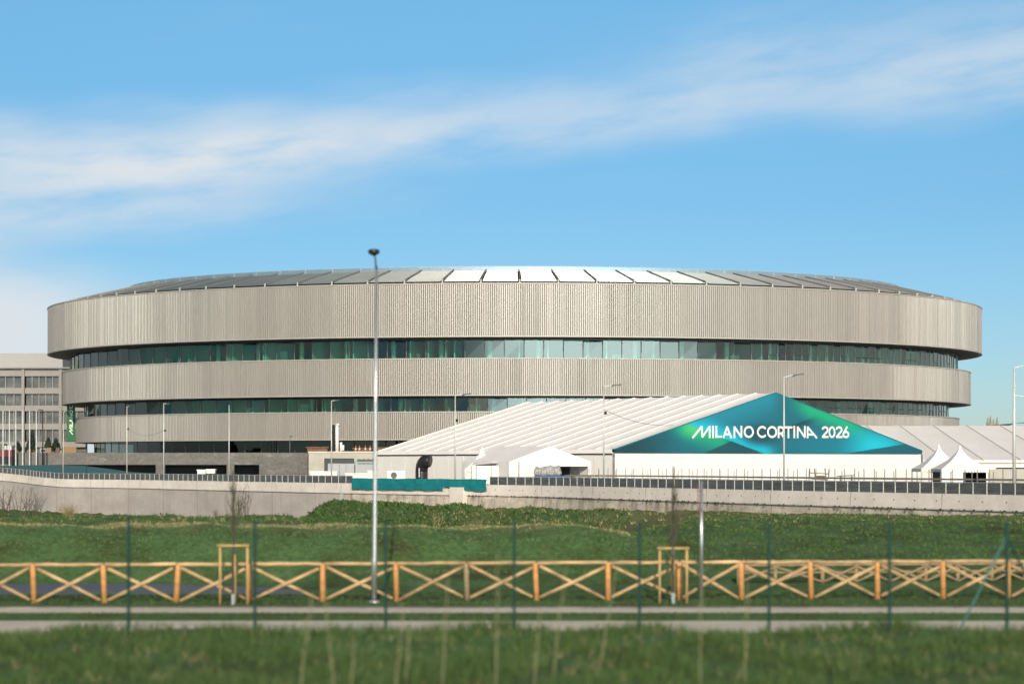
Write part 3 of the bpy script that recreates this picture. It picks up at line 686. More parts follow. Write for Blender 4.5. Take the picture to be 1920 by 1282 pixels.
# ------------------------------------------------------------------ pagoda tents
def pagoda(px, py_top, Y, w, label, opening=False, group=None):
    x = X_(px, Y); zt = Z_(py_top, Y); zc = ZG+1.55
    t_ = thing('pagoda_tent', label, 'tent', (x, Y, ZG), group)
    mb = MB(); n = 14; pr = []
    for k in range(n+1):
        s_ = k/n; pr.append((w/2*((1-s_)**1.75*.985+.015), zc+(zt-zc)*s_))
    for k in range(n):
        (r0, z0), (r1, z1) = pr[k], pr[k+1]
        c0 = [(x-r0, Y-r0), (x+r0, Y-r0), (x+r0, Y+r0), (x-r0, Y+r0)]; c1 = [(x-r1, Y-r1), (x+r1, Y-r1), (x+r1, Y+r1), (x-r1, Y+r1)]
        for j in range(4): mb.quad((*c0[j], z0), (*c0[(j+1) % 4], z0), (*c1[(j+1) % 4], z1), (*c1[j], z1))
    obj('canopy', mb, m_white, t_)
    mb = MB(); h = w/2; nz_ = 16
    for sx_, y_ in ((1, Y-h), (-1, Y+h)):
        for k in range(nz_): xa, xb = x-h+w*k/nz_, x-h+w*(k+1)/nz_; mb.poly([(xa, y_, zc), (xb, y_, zc), (xb, y_, zc-.28), ((xa+xb)/2, y_, zc-.38), (xa, y_, zc-.28)])
    mb.quad((x-h, Y-h, zc), (x-h, Y+h, zc), (x-h, Y+h, zc-.3), (x-h, Y-h, zc-.3)); mb.quad((x+h, Y-h, zc), (x+h, Y+h, zc), (x+h, Y+h, zc-.3), (x+h, Y-h, zc-.3)); obj('valance', mb, m_whitebright, t_)
    for a_, b_ in ((-1, -1), (1, -1), (1, 1), (-1, 1)): mb = MB(); mb.beam((x+a_*(h-.06), Y+b_*(h-.06), ZG), (x+a_*(h-.06), Y+b_*(h-.06), zc-.02), .1); obj('leg', mb, m_alu, t_)
    mb = MB()
    if opening: mb.box(x-h+.15, x-.25, Y-h+.1, Y-h+.14, ZG, zc-.1); mb.box(x+h*.86, x+h-.15, Y-h+.1, Y-h+.14, ZG, zc-.1)
    else: mb.box(x-h+.15, x+h-.15, Y-h+.1, Y-h+.14, ZG, zc-.1)
    obj('side_panel', mb, m_white2, t_)
    if opening: mb = MB(); mb.box(x-h+.2, x+h-.2, Y+h-.3, Y+h-.2, ZG, zc-.1); mb.box(x-h+.12, x-h+.18, Y-h+.2, Y+h-.3, ZG, zc-.1); mb.box(x+h-.18, x+h-.12, Y-h+.2, Y+h-.3, ZG, zc-.1); obj('interior_shade', mb, m_dark, t_)  # near-black sheets stand for the unlit inside of the tent
    return t_
pagoda(1760.5, 832, 206, 5.0, 'pointed white pagoda tent standing just right of the printed gable', group='pointed pagoda tents right of the gable')
pagoda(1800, 834.5, 196, 5.0, 'pointed white pagoda tent with a dark opening in its front', True, group='pointed pagoda tents right of the gable')
pagoda(904, 838, 197.5, 3.6, 'small white pointed tent beside the small marquee')

# ------------------------------------------------------------------ small entrance marquee
Ys = 190.0; sm_ = thing('entrance_marquee', 'small white gabled marquee with a black opening in front of the big marquee', 'marquee', (X_(1031, Ys), Ys, ZG))
xl, xr, xa = X_(957, Ys), X_(1106, Ys), X_(1031, Ys); zt, zc = Z_(836, Ys), Z_(864.5, Ys); zo = Z_(874, Ys); bk = Vector((-5.2, 8.5))
mb = MB()
for k in range(3):
    t0, t1 = k/3, (k+1)/3
    for xx in (xl, xr): mb.quad((xa+bk.x*t0, Ys+bk.y*t0, zt), (xa+bk.x*t1, Ys+bk.y*t1, zt), (xx+bk.x*t1, Ys+bk.y*t1, zc), (xx+bk.x*t0, Ys+bk.y*t0, zc))
obj('roof', mb, m_white, sm_)
mb = MB(); mb.poly([(xl, Ys-.05, zo), (xr, Ys-.05, zo), (xr, Ys-.05, zc), (xa, Ys-.05, zt), (xl, Ys-.05, zc)]); obj('gable', mb, m_whitebright, sm_)
mb = MB(); xo = X_(1048, Ys); xw = X_(1001, Ys); mb.box(xl, xo, Ys, Ys+.08, ZG, zo); obj('front_wall', mb, m_whitebright, sm_)
for xx, w in ((xl, .3), (X_(1105, Ys), .3), (X_(973, Ys), .08)): mb = MB(); mb.beam((xx, Ys-.1, ZG), (xx, Ys-.1, zc-.03), w, .12); obj('leg', mb, m_whitebright if w > .1 else m_podium, sm_)
mb = MB(); mb.quad((xl, Ys, ZG), (xl+bk.x, Ys+bk.y, ZG), (xl+bk.x, Ys+bk.y, zc), (xl, Ys, zc)); mb.quad((xr, Ys, ZG), (xr+bk.x, Ys+bk.y, ZG), (xr+bk.x, Ys+bk.y, zc), (xr, Ys, zc)); obj('side_wall', mb, m_white2, sm_)
mb = MB(); mb.quad((xl, Ys+3, ZG), (xr-.4, Ys+3, ZG), (xr-.4, Ys+3, zo), (xl, Ys+3, zo)); obj('interior_shade', mb, m_dark, sm_)  # black sheet put in as the darkness behind the opening
# lean-to cover left of it
ct = thing('side_canopy', 'low white fabric side cover between the small pointed tent and the small marquee', 'canopy', (X_(920, 196), 196, ZG))
mb = MB(); mb.quad(P(881, 872, 192), P(956, 866, 192), P(985, 842, 200), P(908, 857, 200)); obj('roof', mb, m_white, ct)
mb = MB(); a = P(883, 873, 192); b = P(955, 873, 192); mb.box(a.x, b.x, 192, 192.06, ZG, a.z); obj('front_wall', mb, m_white2, ct)
mb = MB()
for px in (884, 893, 921, 950): q = X_(px, 191.9); mb.beam((q, 191.9, ZG), (q, 191.9, a.z), .06)
obj('post', mb, m_podium, ct)
# wrapped load on a blue base in the opening
wl = thing('wrapped_load', 'grey wrapped load on a blue base beside the black marquee opening', 'load', (X_(1030, 186), 186, ZG))
mb = MB(); a = X_(1001, 186); b = X_(1068, 186); mb.box(a, b, 185.4, 186.6, ZG+.35, Z_(892, 186)); obj('base', mb, m_blue, wl)
rn = random.Random(3); mb = MB()
for k in range(9): cx_ = a+.3+k*.27; mb.lathe((cx_, 186, Z_(892, 186)), [(.18, 0), (.3+rn.random()*.12, .25), (.28, .5+rn.random()*.3), (.1, .8+rn.random()*.3)], 9)
obj('wrapping', mb, mat('grey_wrap', (.34, .32, .31), .5, var=[((3, 3, 3), .5, 1.4)]), wl, smooth=True)
# black curved duct
dk = thing('ventilation_duct', 'thick black curved duct rising beside the big marquee wall', 'duct', (X_(791, 222), 222, ZG))
pp = [P(790.5, 905, 222), P(790.5, 892, 222), P(790.5, 882, 222), P(791.5, 873, 221.8), P(794.5, 867, 221.5), P(799, 863.5, 221.2), P(806, 864.5, 221)]
pp = [Vector(p) for p in pp]; dn = []
for k in range(len(pp)-1):
    for j in range(5): dn.append(pp[k].lerp(pp[k+1], j/5))
dn.append(pp[-1]); mb = MB(); mb.tube(dn, [.72+(.04 if k % 2 else 0) for k in range(len(dn))], 18); obj('hose', mb, mat('black_rubber', (.02, .02, .021), .35), dk, smooth=True)
mb = MB()
for k in range(10): p = P(786+(.0 if k < 7 else (k-6)*1.4), 893-k*3.0, 221.25); mb.box(p.x-.06, p.x+.06, p.y-.05, p.y+.05, p.z-.07, p.z+.07)
obj('stud', mb, m_whitebright, dk)
# air unit and white boxes in front of the marquee
au = thing('air_unit', 'white air conditioning unit with a round fan left of the black duct', 'air unit', (X_(739, 221), 221, ZG))
mb = MB(); mb.box(X_(727, 221), X_(761, 221), 220.4, 221.4, ZG, Z_(882, 221)); obj('casing', mb, m_whitebright, au)
mb = MB(); cxx, czz = X_(738.5, 220.3), Z_(890.5, 220.3); mb.tube([(cxx, 220.38, czz), (cxx, 220.28, czz)], .36, 18); obj('fan', mb, m_podium, au)

# ------------------------------------------------------------------ podium wall, garage section and things on the terrace
PY = 283.0; ZT = 5.65; zo = Z_(871, PY)
pd = thing('podium_wall', 'long weathered dark grey concrete base wall below the arena with black openings', 'wall', (X_(300, PY), PY, ZG))
mb = MB(); mb.box(X_(22, PY), X_(577, PY), PY, PY+.6, zo, ZT); obj('upper_wall', mb, m_podium, pd)
for a, b in ((22, 95), (292, 309), (425, 439), (486, 577)): mb = MB(); mb.box(X_(a, PY), X_(b, PY), PY-.0+.003, PY+.6, ZG, zo-.002); obj('pier', mb, m_podium, pd)
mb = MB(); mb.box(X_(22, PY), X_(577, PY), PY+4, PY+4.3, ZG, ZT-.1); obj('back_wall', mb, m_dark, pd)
mb = MB(); mb.prism([(X_(22, PY), PY+.61), (X_(1500, PY), PY+.61), (X_(1500, PY), PY+22), (-95, PY+75), (-100, PY+20)], ZT-.35, ZT-.05); tag(obj('terrace', mb, m_site), kind='structure')
G2 = 278.0
gs = thing('service_block', 'low beige rendered service block with black framed grey doors left of the marquee', 'building', (X_(660, G2), G2, ZG))
zt2 = Z_(848, G2); x_ = lambda p: X_(p, G2)
def gb(name, a, b, ya, yb, za_, zb_, m): mb = MB(); mb.box(x_(a), x_(b), ya, yb, za_, zb_); return obj(name, mb, m, gs)
gb('wall', 578.5, 608, G2, G2+5, ZG, zt2, m_beige); gb('wall', 608, 664, G2, G2+5, Z_(859, G2), zt2, m_beige); gb('wall', 664, 760, G2, G2+5, Z_(864, G2), zt2, m_beige); gb('wall', 702, 760, G2+.01, G2+5, ZG, Z_(864, G2)-.003, m_beige)
gb('coping', 578, 760, G2-.12, G2+5, zt2+.002, zt2+.15, m_conc)
gb('frame', 608.5, 664, G2+.2, G2+.5, Z_(868, G2), Z_(859.2, G2)-.003, m_black); gb('frame', 608.5, 614, G2+.2, G2+.5, ZG, Z_(868, G2)-.003, m_black)
for a, b in ((614.3, 636), (636.5, 648), (648.5, 663.7), (666, 701.5)): gb('door', a, b, G2+.35, G2+.45, ZG, Z_(868, G2)-.01, mat('grey_door', (.38, .40, .40), .5) if a < 615 else bpy.data.materials['grey_door'])
mb = MB()
for k in range(4): p = P(674+k*8.5, 862.5, G2-.3); mb.lathe((p.x, p.y, p.z-.2), [(.1, 0), (.36, .05), (.36, .25), (.1, .4)], 10)
obj('wall_light', mb, m_podium, gs)
# white pipe stack
ps = thing('exhaust_stack', 'tall white exhaust pipe beside the second street lamp on the service block', 'pipe', (X_(632, 281), 281, zt2+.15))
mb = MB(); a = X_(632, 281); mb.tube([(a, 281, zt2+.15), (a, 281, Z_(797, 281))], .26, 12); obj('pipe', mb, m_whitebright, ps, smooth=True)
mb = MB(); mb.lathe((a+.05, 281, Z_(797, 281)), [(.26, -.1), (.48, 0), (.42, .25), (.1, .32)], 12); obj('cap', mb, m_alu, ps)
mb = MB(); mb.tube([(a-.62, 281.6, zt2+.15), (a-.62, 281.6, Z_(796, 281))], .24, 8); obj('pipe_shade', mb, m_black, ps)  # black tube put in as the shadow left of the white pipe
mb = MB(); mb.tube([(a+.6, 281, zt2+.15), (a+.6, 281, Z_(831, 281)), (a+.55, 281, Z_(829, 281))], .2, 10); mb.tube([(a+.92, 281, zt2+.3), (a+.92, 281, Z_(834, 281))], .17, 10); obj('short_pipe', mb, m_whitebright, ps, smooth=True)
# rusty skips and building clutter on the terrace
for k, (a, b, tp, c) in enumerate(((573, 618, 838, m_rust), (660, 700, 840, m_rust), (705, 742, 839, m_board))):
    t_ = thing('skip', ['long rusty open skip on the terrace left of the exhaust pipe', 'rusty skip under the lower band left of the tall lamp post', 'brown timber crate on the terrace beside the marquee roof'][k], 'skip', (X_((a+b)/2, 284), 284, ZT))
    mb = MB(); xa_, xb_ = X_(a, 284), X_(b, 284); mb.prism([(xa_+.3, 283.6), (xb_-.3, 283.6), (xb_-.3, 285.2), (xa_+.3, 285.2)], ZT-.05, Z_(tp, 284)); obj('body', mb, c, t_)
    mb = MB(); mb.box(xa_+.1, xb_-.1, 283.45, 283.6, Z_(tp, 284)-.12, Z_(tp, 284)+.06); obj('rim', mb, m_rust, t_)
cone0 = None
for px in (667, 674, 685, 694, 733):
    if cone0 is None:
        cone0 = thing('orange_marker', 'orange upright marker on the terrace in front of the dark ground floor', 'marker', (X_(px, 283.3), 283.3, ZT+.5), 'orange markers on the terrace')
        mb = MB(); l_ = cone0.location; mb.lathe((l_.x, l_.y, l_.z-.5), [(.2, 0), (.18, .1), (.13, .6), (.05, 1.1)], 10); obj('body', mb, m_orange, cone0)
        mb = MB(); mb.lathe((l_.x, l_.y, l_.z), [(.16, 0), (.15, .15)], 10); obj('stripe', mb, m_whitebright, cone0)
        c = cone0
    else: c = copy_tree(cone0)
    c.location = (X_(px, 283.3), 283.3, ZT+.5); c['label'] = {667: 'leftmost orange marker on the terrace', 674: 'second orange marker from the left on the terrace', 685: 'third orange marker, middle of the row on the terrace', 694: 'orange marker on the terrace just left of the tall lamp post', 733: 'lone orange marker on the terrace right of the tall lamp post'}[px]
# white site boxes and pipes at the foot of the podium
for nm, lb, a, b, tp, bt, Y in (('site_cabinet', 'left one of two small cream cabinets before the dark podium opening', 371, 386.5, 880, 888, 262), ('site_cabinet', 'right one of two small cream cabinets before the dark podium opening', 388, 404, 879, 887, 262),
                                ('concrete_barrier', 'long white barrier block in front of the beige service block', 582, 633, 883, 893, 262), ('concrete_barrier', 'low whitish barrier block left of the tall lamp post', 648, 690, 886.5, 896, 258), ('material_box', 'pale box beside the air unit by the marquee wall', 690, 727, 881.5, 900, 250)):
    t_ = thing(nm, lb, nm.split('_')[1], (X_((a+b)/2, Y), Y, ZG)); mb = MB(); zt_ = Z_(tp, Y); mb.box(X_(a, Y), X_(b, Y), Y-.5, Y+.5, Z_(bt, Y), zt_-.12); obj('body', mb, m_whitebright, t_)
    mb = MB(); mb.box(X_(a, Y)-.08, X_(b, Y)+.08, Y-.58, Y+.58, zt_-.12, zt_); obj('lid', mb, m_white, t_)
    mb = MB(); mb.box(X_(a, Y)+.2, X_(a, Y)+.45, Y-.3, Y+.3, ZG, Z_(bt, Y)); mb.box(X_(b, Y)-.45, X_(b, Y)-.2, Y-.3, Y+.3, ZG, Z_(bt, Y)); obj('foot', mb, m_podium, t_)

# ------------------------------------------------------------------ office building behind on the left
OY = 400.0; ob = thing('office_building', 'pale office block with rows of dark windows behind the arena on the left', 'building', (X_(20, OY), OY, ZG))
ox = lambda p: X_(p, OY); oz = lambda p: Z_(p, OY)
def ob_box(name, a, b, ya, yb, pt, pb, m): mb = MB(); mb.box(ox(a), ox(b), ya, yb, oz(pb), oz(pt)); return obj(name, mb, m, ob)
ob_box('attic', -420, 109, OY+4, OY+24, 660, 690.2, m_bldg2); ob_box('roof_slab', -430, 136, OY-.9, OY+24, 688.6, 691, m_bldg)
rows = [(691.2, 705), (727, 738), (760, 770.5), (794, 805), (828, 838)]
for a, b in rows: ob_box('spandrel', -420, 160, OY, OY+1.5, a, b, m_bldg)
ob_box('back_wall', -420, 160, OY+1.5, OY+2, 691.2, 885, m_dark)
ob_box('ground_wall', -420, 160, OY+1.0, OY+1.45, 838.2, 885, m_podium)
m_owin = mat('office_window', (.10, .105, .10), .25, var=[((.35, 1, .5), .45, 1.6)], spec=.6)
pil = [-420, -344, -268, -192, -116, -40, 44, 114, 160]
for p in pil[:-1]: ob_box('pillar', p-2.7, p+2.7, OY-.5, OY+.02, 689, 875, m_bldg)
wr = [(705, 727), (738, 760), (770.5, 794), (805, 828)]
for r0, r1 in wr:
    for i in range(3, len(pil)-1):
        a, b = pil[i]+2.7, pil[i+1]-2.7; n_ = 5 if i < 7 else 3
        w_b = (b-a)/n_; f = MB(); g = MB()
        for k in range(n_):
            g.box(ox(a+w_b*k)+.08, ox(a+w_b*(k+1))-.08, OY+.7, OY+.8, oz(r1)+.02, oz(r0)-.02)
            f.box(ox(a+w_b*(k+1))-.1, ox(a+w_b*(k+1))+.1, OY+.3, OY+.85, oz(r1)+.003, oz(r0)-.003)
        fo = obj('window', f, m_bldg, ob); obj('pane', g, m_owin, fo)
# cypress shrubs, hoarding, red vehicle, poster stand
def cypress(px, ptop, Y, label, fat=.7):
    x = X_(px, Y); z1 = Z_(ptop, Y); t_ = thing('potted_cypress', label, 'shrub', (x, Y, ZT-.1), 'dark shrubs on the terrace'); rn = random.Random(px)
    mb = MB(); z0 = Z_(845, Y)
    for k in range(420):
        s_ = rn.random()**1.2; r_ = fat*(1-s_)**.6*(.5+.5*min(1, s_*6+.3)); an = rn.uniform(0, 6.28); rr = r_*rn.uniform(.4, 1.05)
        c = Vector((x+rr*math.cos(an), Y+rr*math.sin(an), z0+(z1-z0)*s_)); d1 = Vector((rn.uniform(-1, 1), rn.uniform(-1, 1), rn.uniform(.2, 1))).normalized()*.2; d2 = d1.cross(Vector((rn.uniform(-1, 1), rn.uniform(-1, 1), 0))).normalized()*.11
        mb.quad(c-d1, c+d2, c+d1, c-d2)
    obj('crown', mb, m_cyp, t_); mb = MB(); mb.tube([(x, Y, ZT-.05), (x, Y, z0+1)], .07, 6); obj('trunk', mb, m_bark, t_)
    mb = MB(); mb.lathe((x, Y, ZT-.08), [(.3, 0), (.45, .6), (.48, .62)], 12); obj('pot', mb, m_board, t_)
cypress(33, 828, 292, 'round dark shrub leftmost on the terrace, behind the flagpoles', .8); cypress(54, 827, 292, 'low dark shrub left of the tall thin cypress', .55); cypress(61, 806, 293, 'tallest and thinnest dark cypress behind the flagpoles', .7)
cypress(90.5, 821, 291, 'cone shaped dark shrub left of the dark lamp post', .8); cypress(105, 822, 291, 'bushy dark shrub beside the right pillar of the office block', .85)
for nm, lb, a, b, tp, mt in (('site_board', 'short brown plywood board under the cone shaped shrub', 88, 96, 839, m_board), ('site_board', 'reddish plywood board under the bushy shrub', 105, 111.5, 839, m_rust), ('site_board', 'widest plywood hoarding on the terrace below the green banner', 120, 143, 837.5, m_board), ('poster_board', 'white poster board with a dark picture on the terrace behind the flagpoles', 74.5, 88, 840, m_bldg2)):
    Y = 289; t_ = thing(nm, lb, 'board', (X_((a+b)/2, Y), Y, ZT)); mb = MB(); mb.box(X_(a, Y), X_(b, Y), Y, Y+.08, ZT-.05, Z_(tp, Y)); obj('panel', mb, mt, t_)
    mb = MB(); [mb.beam((X_(q, Y), Y+.5, ZT-.05), (X_(q, Y), Y+.1, Z_(tp, Y)-.1), .06) for q in (a+1, b-1)]; obj('prop', mb, m_podium, t_)
    if nm == 'poster_board': mb = MB(); mb.box(X_(77, Y), X_(85, Y), Y-.02, Y-.003, ZT+.15, ZT+.55); obj('picture', mb, m_trim, t_)
rt = thing('red_truck', 'dark red truck with a grey box parked at the left edge below the flagpoles', 'truck', (X_(12, 281), 281, ZG))
Y = 281.0; X1 = lambda p: X_(p, Y); Zt = lambda p: Z_(p, Y)
mb = MB(); mb.box(X1(-30), X1(26), Y-1.2, Y+1.2, Zt(856), Zt(843)); obj('body', mb, m_red, rt)
mb = MB(); mb.box(X1(-30), X1(10), Y-1.15, Y+1.15, Zt(843)+.003, Zt(832)); obj('box', mb, m_podium, rt)
mb = MB(); mb.prism([(X1(12), Y-1.1), (X1(25), Y-1.1), (X1(25), Y+1.1), (X1(12), Y+1.1)], Zt(843)+.003, Zt(835)); obj('cab', mb, m_alu, rt)
mb = MB(); mb.box(X1(-30), X1(26), Y-1, Y+1, Zt(870), Zt(856)-.003); obj('chassis', mb, m_black, rt)
for p in (-18, -8, 16): mb = MB(); mb.tube([(X1(p), Y-1.25, ZG+.55), (X1(p), Y-.9, ZG+.55)], .55, 16); obj('wheel', mb, m_black, rt)

# teal hoarding with a sloping top, left
th_ = thing('teal_hoarding', 'dark teal hoarding sheet with sloping top behind the left guard fence', 'hoarding', (X_(140, 275), 275, ZG))
pts = [(-60, 873), (10, 873), (45, 872), (100, 871), (160, 873), (200, 878), (250, 885), (300, 887.5), (350, 888)]
mb = MB()
for (a, ta), (b, tb) in zip(pts[:-1], pts[1:]):
    mb.prism([(X_(a, 275), 274.9), (X_(b, 275), 274.9), (X_(b, 275), 275), (X_(a, 275), 275)], ZG, [Z_(ta, 275), Z_(tb, 275), Z_(tb, 275), Z_(ta, 275)])
obj('sheet', mb, m_tealdk, th_)
mb = MB(); [mb.beam((X_(p, 275.2), 275.2, ZG), (X_(p, 275.2), 275.2, ZG+.7), .08) for p in range(-50, 350, 25)]; obj('post', mb, m_podium, th_)

# ------------------------------------------------------------------ retaining wall, guard fences
def sub(lo, hi, off=0.0, step=.5):
    o = [p for p in wall_dense(step, off)]; return [p for p in o if lo <= 960+F*p.x/p.y <= hi]
def rise(y): return float(np.interp(y, [253, 262, 270, 300], [0, .35, .75, 2.0]))
def extr(mb, path, prf):
    """sweep a profile of (distance to the near side, height)"""
    n = len(path); q = []
    for k, p in enumerate(path):
        d = (path[min(k+1, n-1)]-path[max(k-1, 0)]).normalized(); nn = Vector((d.y, -d.x, 0))
        if nn.y > 0: nn = -nn
        q.append([(p.x+nn.x*a, p.y+nn.y*a, z+(rise(p.y) if z > .7 else 0)) for a, z in prf])
    for k in range(n-1):
        for j in range(len(prf)-1): mb.quad(q[k][j], q[k+1][j], q[k+1][j+1], q[k][j+1])
    for e in (0, n-1): mb.poly(q[e])
rw = thing('retaining_wall', 'long pale concrete retaining wall with a projecting upper parapet', 'wall', (2, 178, 0))
par = [(.0, .82), (.15, .80), (.17, .88), (.08, 1.88), (-.25, 1.90), (-.25, .85)]
mb = MB(); extr(mb, sub(-900, 3300), par); obj('parapet', mb, m_conc, rw)
mb = MB(); extr(mb, sub(-900, 640), [(.02, .83), (.02, -4), (-.5, -4)]); obj('lower_wall', mb, m_concl, rw)
mb = MB(); extr(mb, sub(640, 3300), [(.02, .83), (.06, -2), (-.5, -2)]); obj('block_course', mb, m_conclow, rw)
# construction joints and bolt recesses on the wall
mb = MB(); dp = sub(-100, 2050); acc = 0
for k in range(len(dp)-1):
    acc += (dp[k+1]-dp[k]).length; d = (dp[k+1]-dp[k]).normalized(); nn = Vector((d.y, -d.x, 0)); p = dp[k]
    if acc > 9.0:
        acc = 0; c = p+nn*.16; mb.beam((c.x, c.y, .86+rise(p.y)), (p.x+nn.x*.09, p.y+nn.y*.09, 1.88+rise(p.y)), .04, .04)
        c = p+nn*.05; mb.beam((c.x, c.y, .8), (c.x, c.y, -2.5), .035, .03)
obj('wall_joint', mb, mat('joint', (.20, .17, .145), .9), rw)
mb = MB(); acc = 0; acc0 = 0; bolts = MB()
for k in range(len(dp)-1):
    acc += (dp[k+1]-dp[k]).length; d = (dp[k+1]-dp[k]).normalized(); nn = Vector((d.y, -d.x, 0)); p = dp[k]
    px = 960+F*p.x/p.y
    if px > 880 and acc > 1.0:
        acc -= 1.0; acc0 += 1; c = p+nn*.14; jx = random.uniform(-.1, .1); bolts.box(c.x-.05+jx*2, c.x+.05+jx*2, c.y-.09, c.y+.07, .79, .88)
        if int(acc0) % 4 == 0: c = p+nn*.11; bolts.box(c.x-.04, c.x+.04, c.y-.06, c.y+.06, 1.36, 1.43)
obj('bolt_recess', bolts, m_dark, rw)
# concrete pier that carries a lamp on the wall
pr_ = thing('lamp_plinth', 'pale concrete plinth on the wall under a lamp in the teal mesh', 'plinth', (X_(857, 188), 188, 1))
mb = MB(); p = [q for q in wall_dense(.5) if 960+F*q.x/q.y > 857][0]; px0 = p.copy()
d = Vector((.72, -.70, 0)); nn = Vector((-.70, -.72, 0)); 
cs = [p-d*.95-nn*.2, p+d*.95-nn*.2, p+d*.95+nn*.55, p-d*.95+nn*.55]; mb.prism([(c.x, c.y) for c in cs], -.6, 1.62); obj('block', mb, m_conc, pr_)
mb = MB(); mb.lathe((p.x+nn.x*.3, p.y+nn.y*.3, 1.622), [(.12, 0), (.12, .08)], 8); obj('bolt', mb, m_podium, pr_)

def guard(lo, hi, label, hgt, off, spacing, panel=True, cap=100, postw=.07, rail=.05, base=1.9, name='guard_fence', pm=None, railz=None):
    path = sub(lo, hi, off, .1); t_ = thing(name, label, 'fence', (path[len(path)//2].x, path[len(path)//2].y, base))
    acc = spacing; posts = []
    for k in range(len(path)-1):
        acc += (path[k+1]-path[k]).length
        if acc >= spacing: acc -= spacing; posts.append(path[k])
    extra = MB(); posts = sorted(posts, key=lambda p: p.y)
    for k, p in enumerate(posts):
        mb = MB() if k < cap else extra; mb.box(p.x-postw/2, p.x+postw/2, p.y-.04, p.y+.04, base+rise(p.y), base+hgt+rise(p.y))
        if k < cap: obj('post', mb, pm or m_gpost, t_)
    if extra.v: tag(obj('distant_posts', extra, pm or m_gpost, t_), kind='stuff')
    path2 = path[::8]; zr = base+(railz or hgt)
    mb = MB(); extr(mb, path2, [(-.03, zr-rail), (.03, zr-rail), (.03, zr), (-.03, zr), (-.03, zr-rail)]); obj('top_rail', mb, pm or m_gpost, t_)
    if panel: mb = MB(); extr(mb, path2, [(.0, base+.04), (.0, base+hgt-rail-.01)]); obj('infill_panel', mb, m_guard, t_)
    return t_
guard(-120, 664, 'grey guard fence with narrow dark panels along the top of the left retaining wall', .80, 0.02, 1.30)
guard(917, 2080, 'grey guard fence with dark panels along the top of the right retaining wall', .80, 0.02, 1.28, postw=.075)
m_rust2 = mat('weathered_post', (.22, .19, .155), .7)
guard(1000, 2060, 'row of thin bare posts on a low rail on the far side of the road', 1.62, 12.0, 1.32, panel=False, postw=.06, rail=.16, pm=m_rust2, railz=.92, name='post_row')
guard(1060, 2040, 'second fainter row of shorter thin posts before the printed marquee', 1.42, 15.5, 2.35, panel=False, postw=.05, rail=.05, pm=m_rust2, railz=.3, name='post_row')
tm = thing('teal_mesh_screen', 'bright teal mesh sheeting tied along the wall top beside the tall lamp post', 'mesh screen', (X_(790, 192), 192, 1.9))
mb = MB(); pt_ = sub(661, 919, 0, .5); n = len(pt_); q = []
for k, p in enumerate(pt_):
    d = (pt_[min(k+1, n-1)]-pt_[max(k-1, 0)]).normalized(); nn = Vector((d.y, -d.x, 0)); px = 960+F*p.x/p.y; wv = .05*math.sin(k*1.3)+.03*math.sin(k*3.1)
    zb_ = 1.33 if px > 845 else 1.30; q.append([(p.x+nn.x*(.42+wv), p.y+nn.y*(.42+wv), zb_+.03*math.sin(k*.9)), (p.x+nn.x*(.40-wv), p.y+nn.y*(.40-wv), 1.9), (p.x+nn.x*.34, p.y+nn.y*.34, 2.43+.02*math.sin(k*.7))])
for k in range(n-1):
    if 836 < 960+F*pt_[k].x/pt_[k].y < 868: 
        continue
    for j in range(2): mb.quad(q[k][j], q[k+1][j], q[k+1][j+1], q[k][j+1])
for k in range(n-1):
    if 836 < 960+F*pt_[k].x/pt_[k].y < 868: z_ = 1.64; a_, b_ = q[k], q[k+1]; mb.quad((a_[1][0], a_[1][1], z_), (b_[1][0], b_[1][1], z_), b_[2], a_[2])
obj('mesh_sheet', mb, m_teal, tm, smooth=True)
mb = MB()
for k in range(0, n, 3): p = pt_[k]; mb.beam((p.x, p.y, 1.9), (p.x, p.y, 2.4), .06)
obj('post', mb, m_lampgrey, tm)

# ------------------------------------------------------------------ street lamps
def street_lamp(px, pt, Y, label, arm_px=20, ah=3, r=.085, base=None, head=True, mt=None, group='street lamps along the raised road', speaker=None):
    x = X_(px, Y); zt_ = Z_(pt, Y); b_ = ZG if base is None else base; t_ = thing('street_lamp', label, 'street lamp', (x, Y, b_), group); mt = mt or m_lampgrey
    mb = MB(); mb.tube([(x, Y, b_), (x, Y, (b_+zt_)/2), (x, Y, zt_)], [r, r*.8, r*.55], 8); obj('pole', mb, mt, t_, smooth=True)
    if head:
        L_ = arm_px/F*Y; h_ = ah/F*Y; mb = MB(); mb.tube([(x, Y, zt_-.05), (x+L_*.3, Y, zt_+h_*.35), (x+L_*.62, Y, zt_+h_*.7)], .035, 6); obj('arm', mb, mt, t_)
        mb = MB(); a = Vector((x+L_*.5, Y, zt_+h_*.55)); b = Vector((x+L_*1.05, Y, zt_+h_)); mb.beam(a, b, .32, .11); mb.beam(a+Vector((-.1, 0, -.1)), a+Vector((.25, 0, .02)), .2, .12); obj('lamp_head', mb, m_trim, t_)
    if speaker: mb = MB(); zz = Z_(speaker, Y); mb.lathe((x+.16, Y, zz), [(.05, -.15), (.14, -.12), (.14, .12), (.05, .15)], 8); obj('loudspeaker', mb, m_black, t_)
    return t_
street_lamp(118.5, 772, 258, 'pale lamp post on a square base left of the green banner', 12, 2)
street_lamp(238, 762, 251, 'pale lamp post in front of the left third of the lower band', 8, 1, speaker=804)
street_lamp(307, 756, 243, 'pale lamp post with a black loudspeaker right of the lamp without one', 10, -1, speaker=807) 
street_lamp(429.5, 759, 234, 'pale lamp post rising behind the left staked sapling', 0, 0, head=False)
street_lamp(621.5, 751, 214, 'thin lamp post just left of the white exhaust pipe', 14, 1, speaker=810)
street_lamp(853.5, 741, px0.y+.25, 'lamp post standing on the plinth beside the teal mesh', 28, 3, base=1.62, speaker=788)
street_lamp(1132, 724, 180, 'lamp post before the ribbed roof of the big marquee', 31, 3, speaker=774)
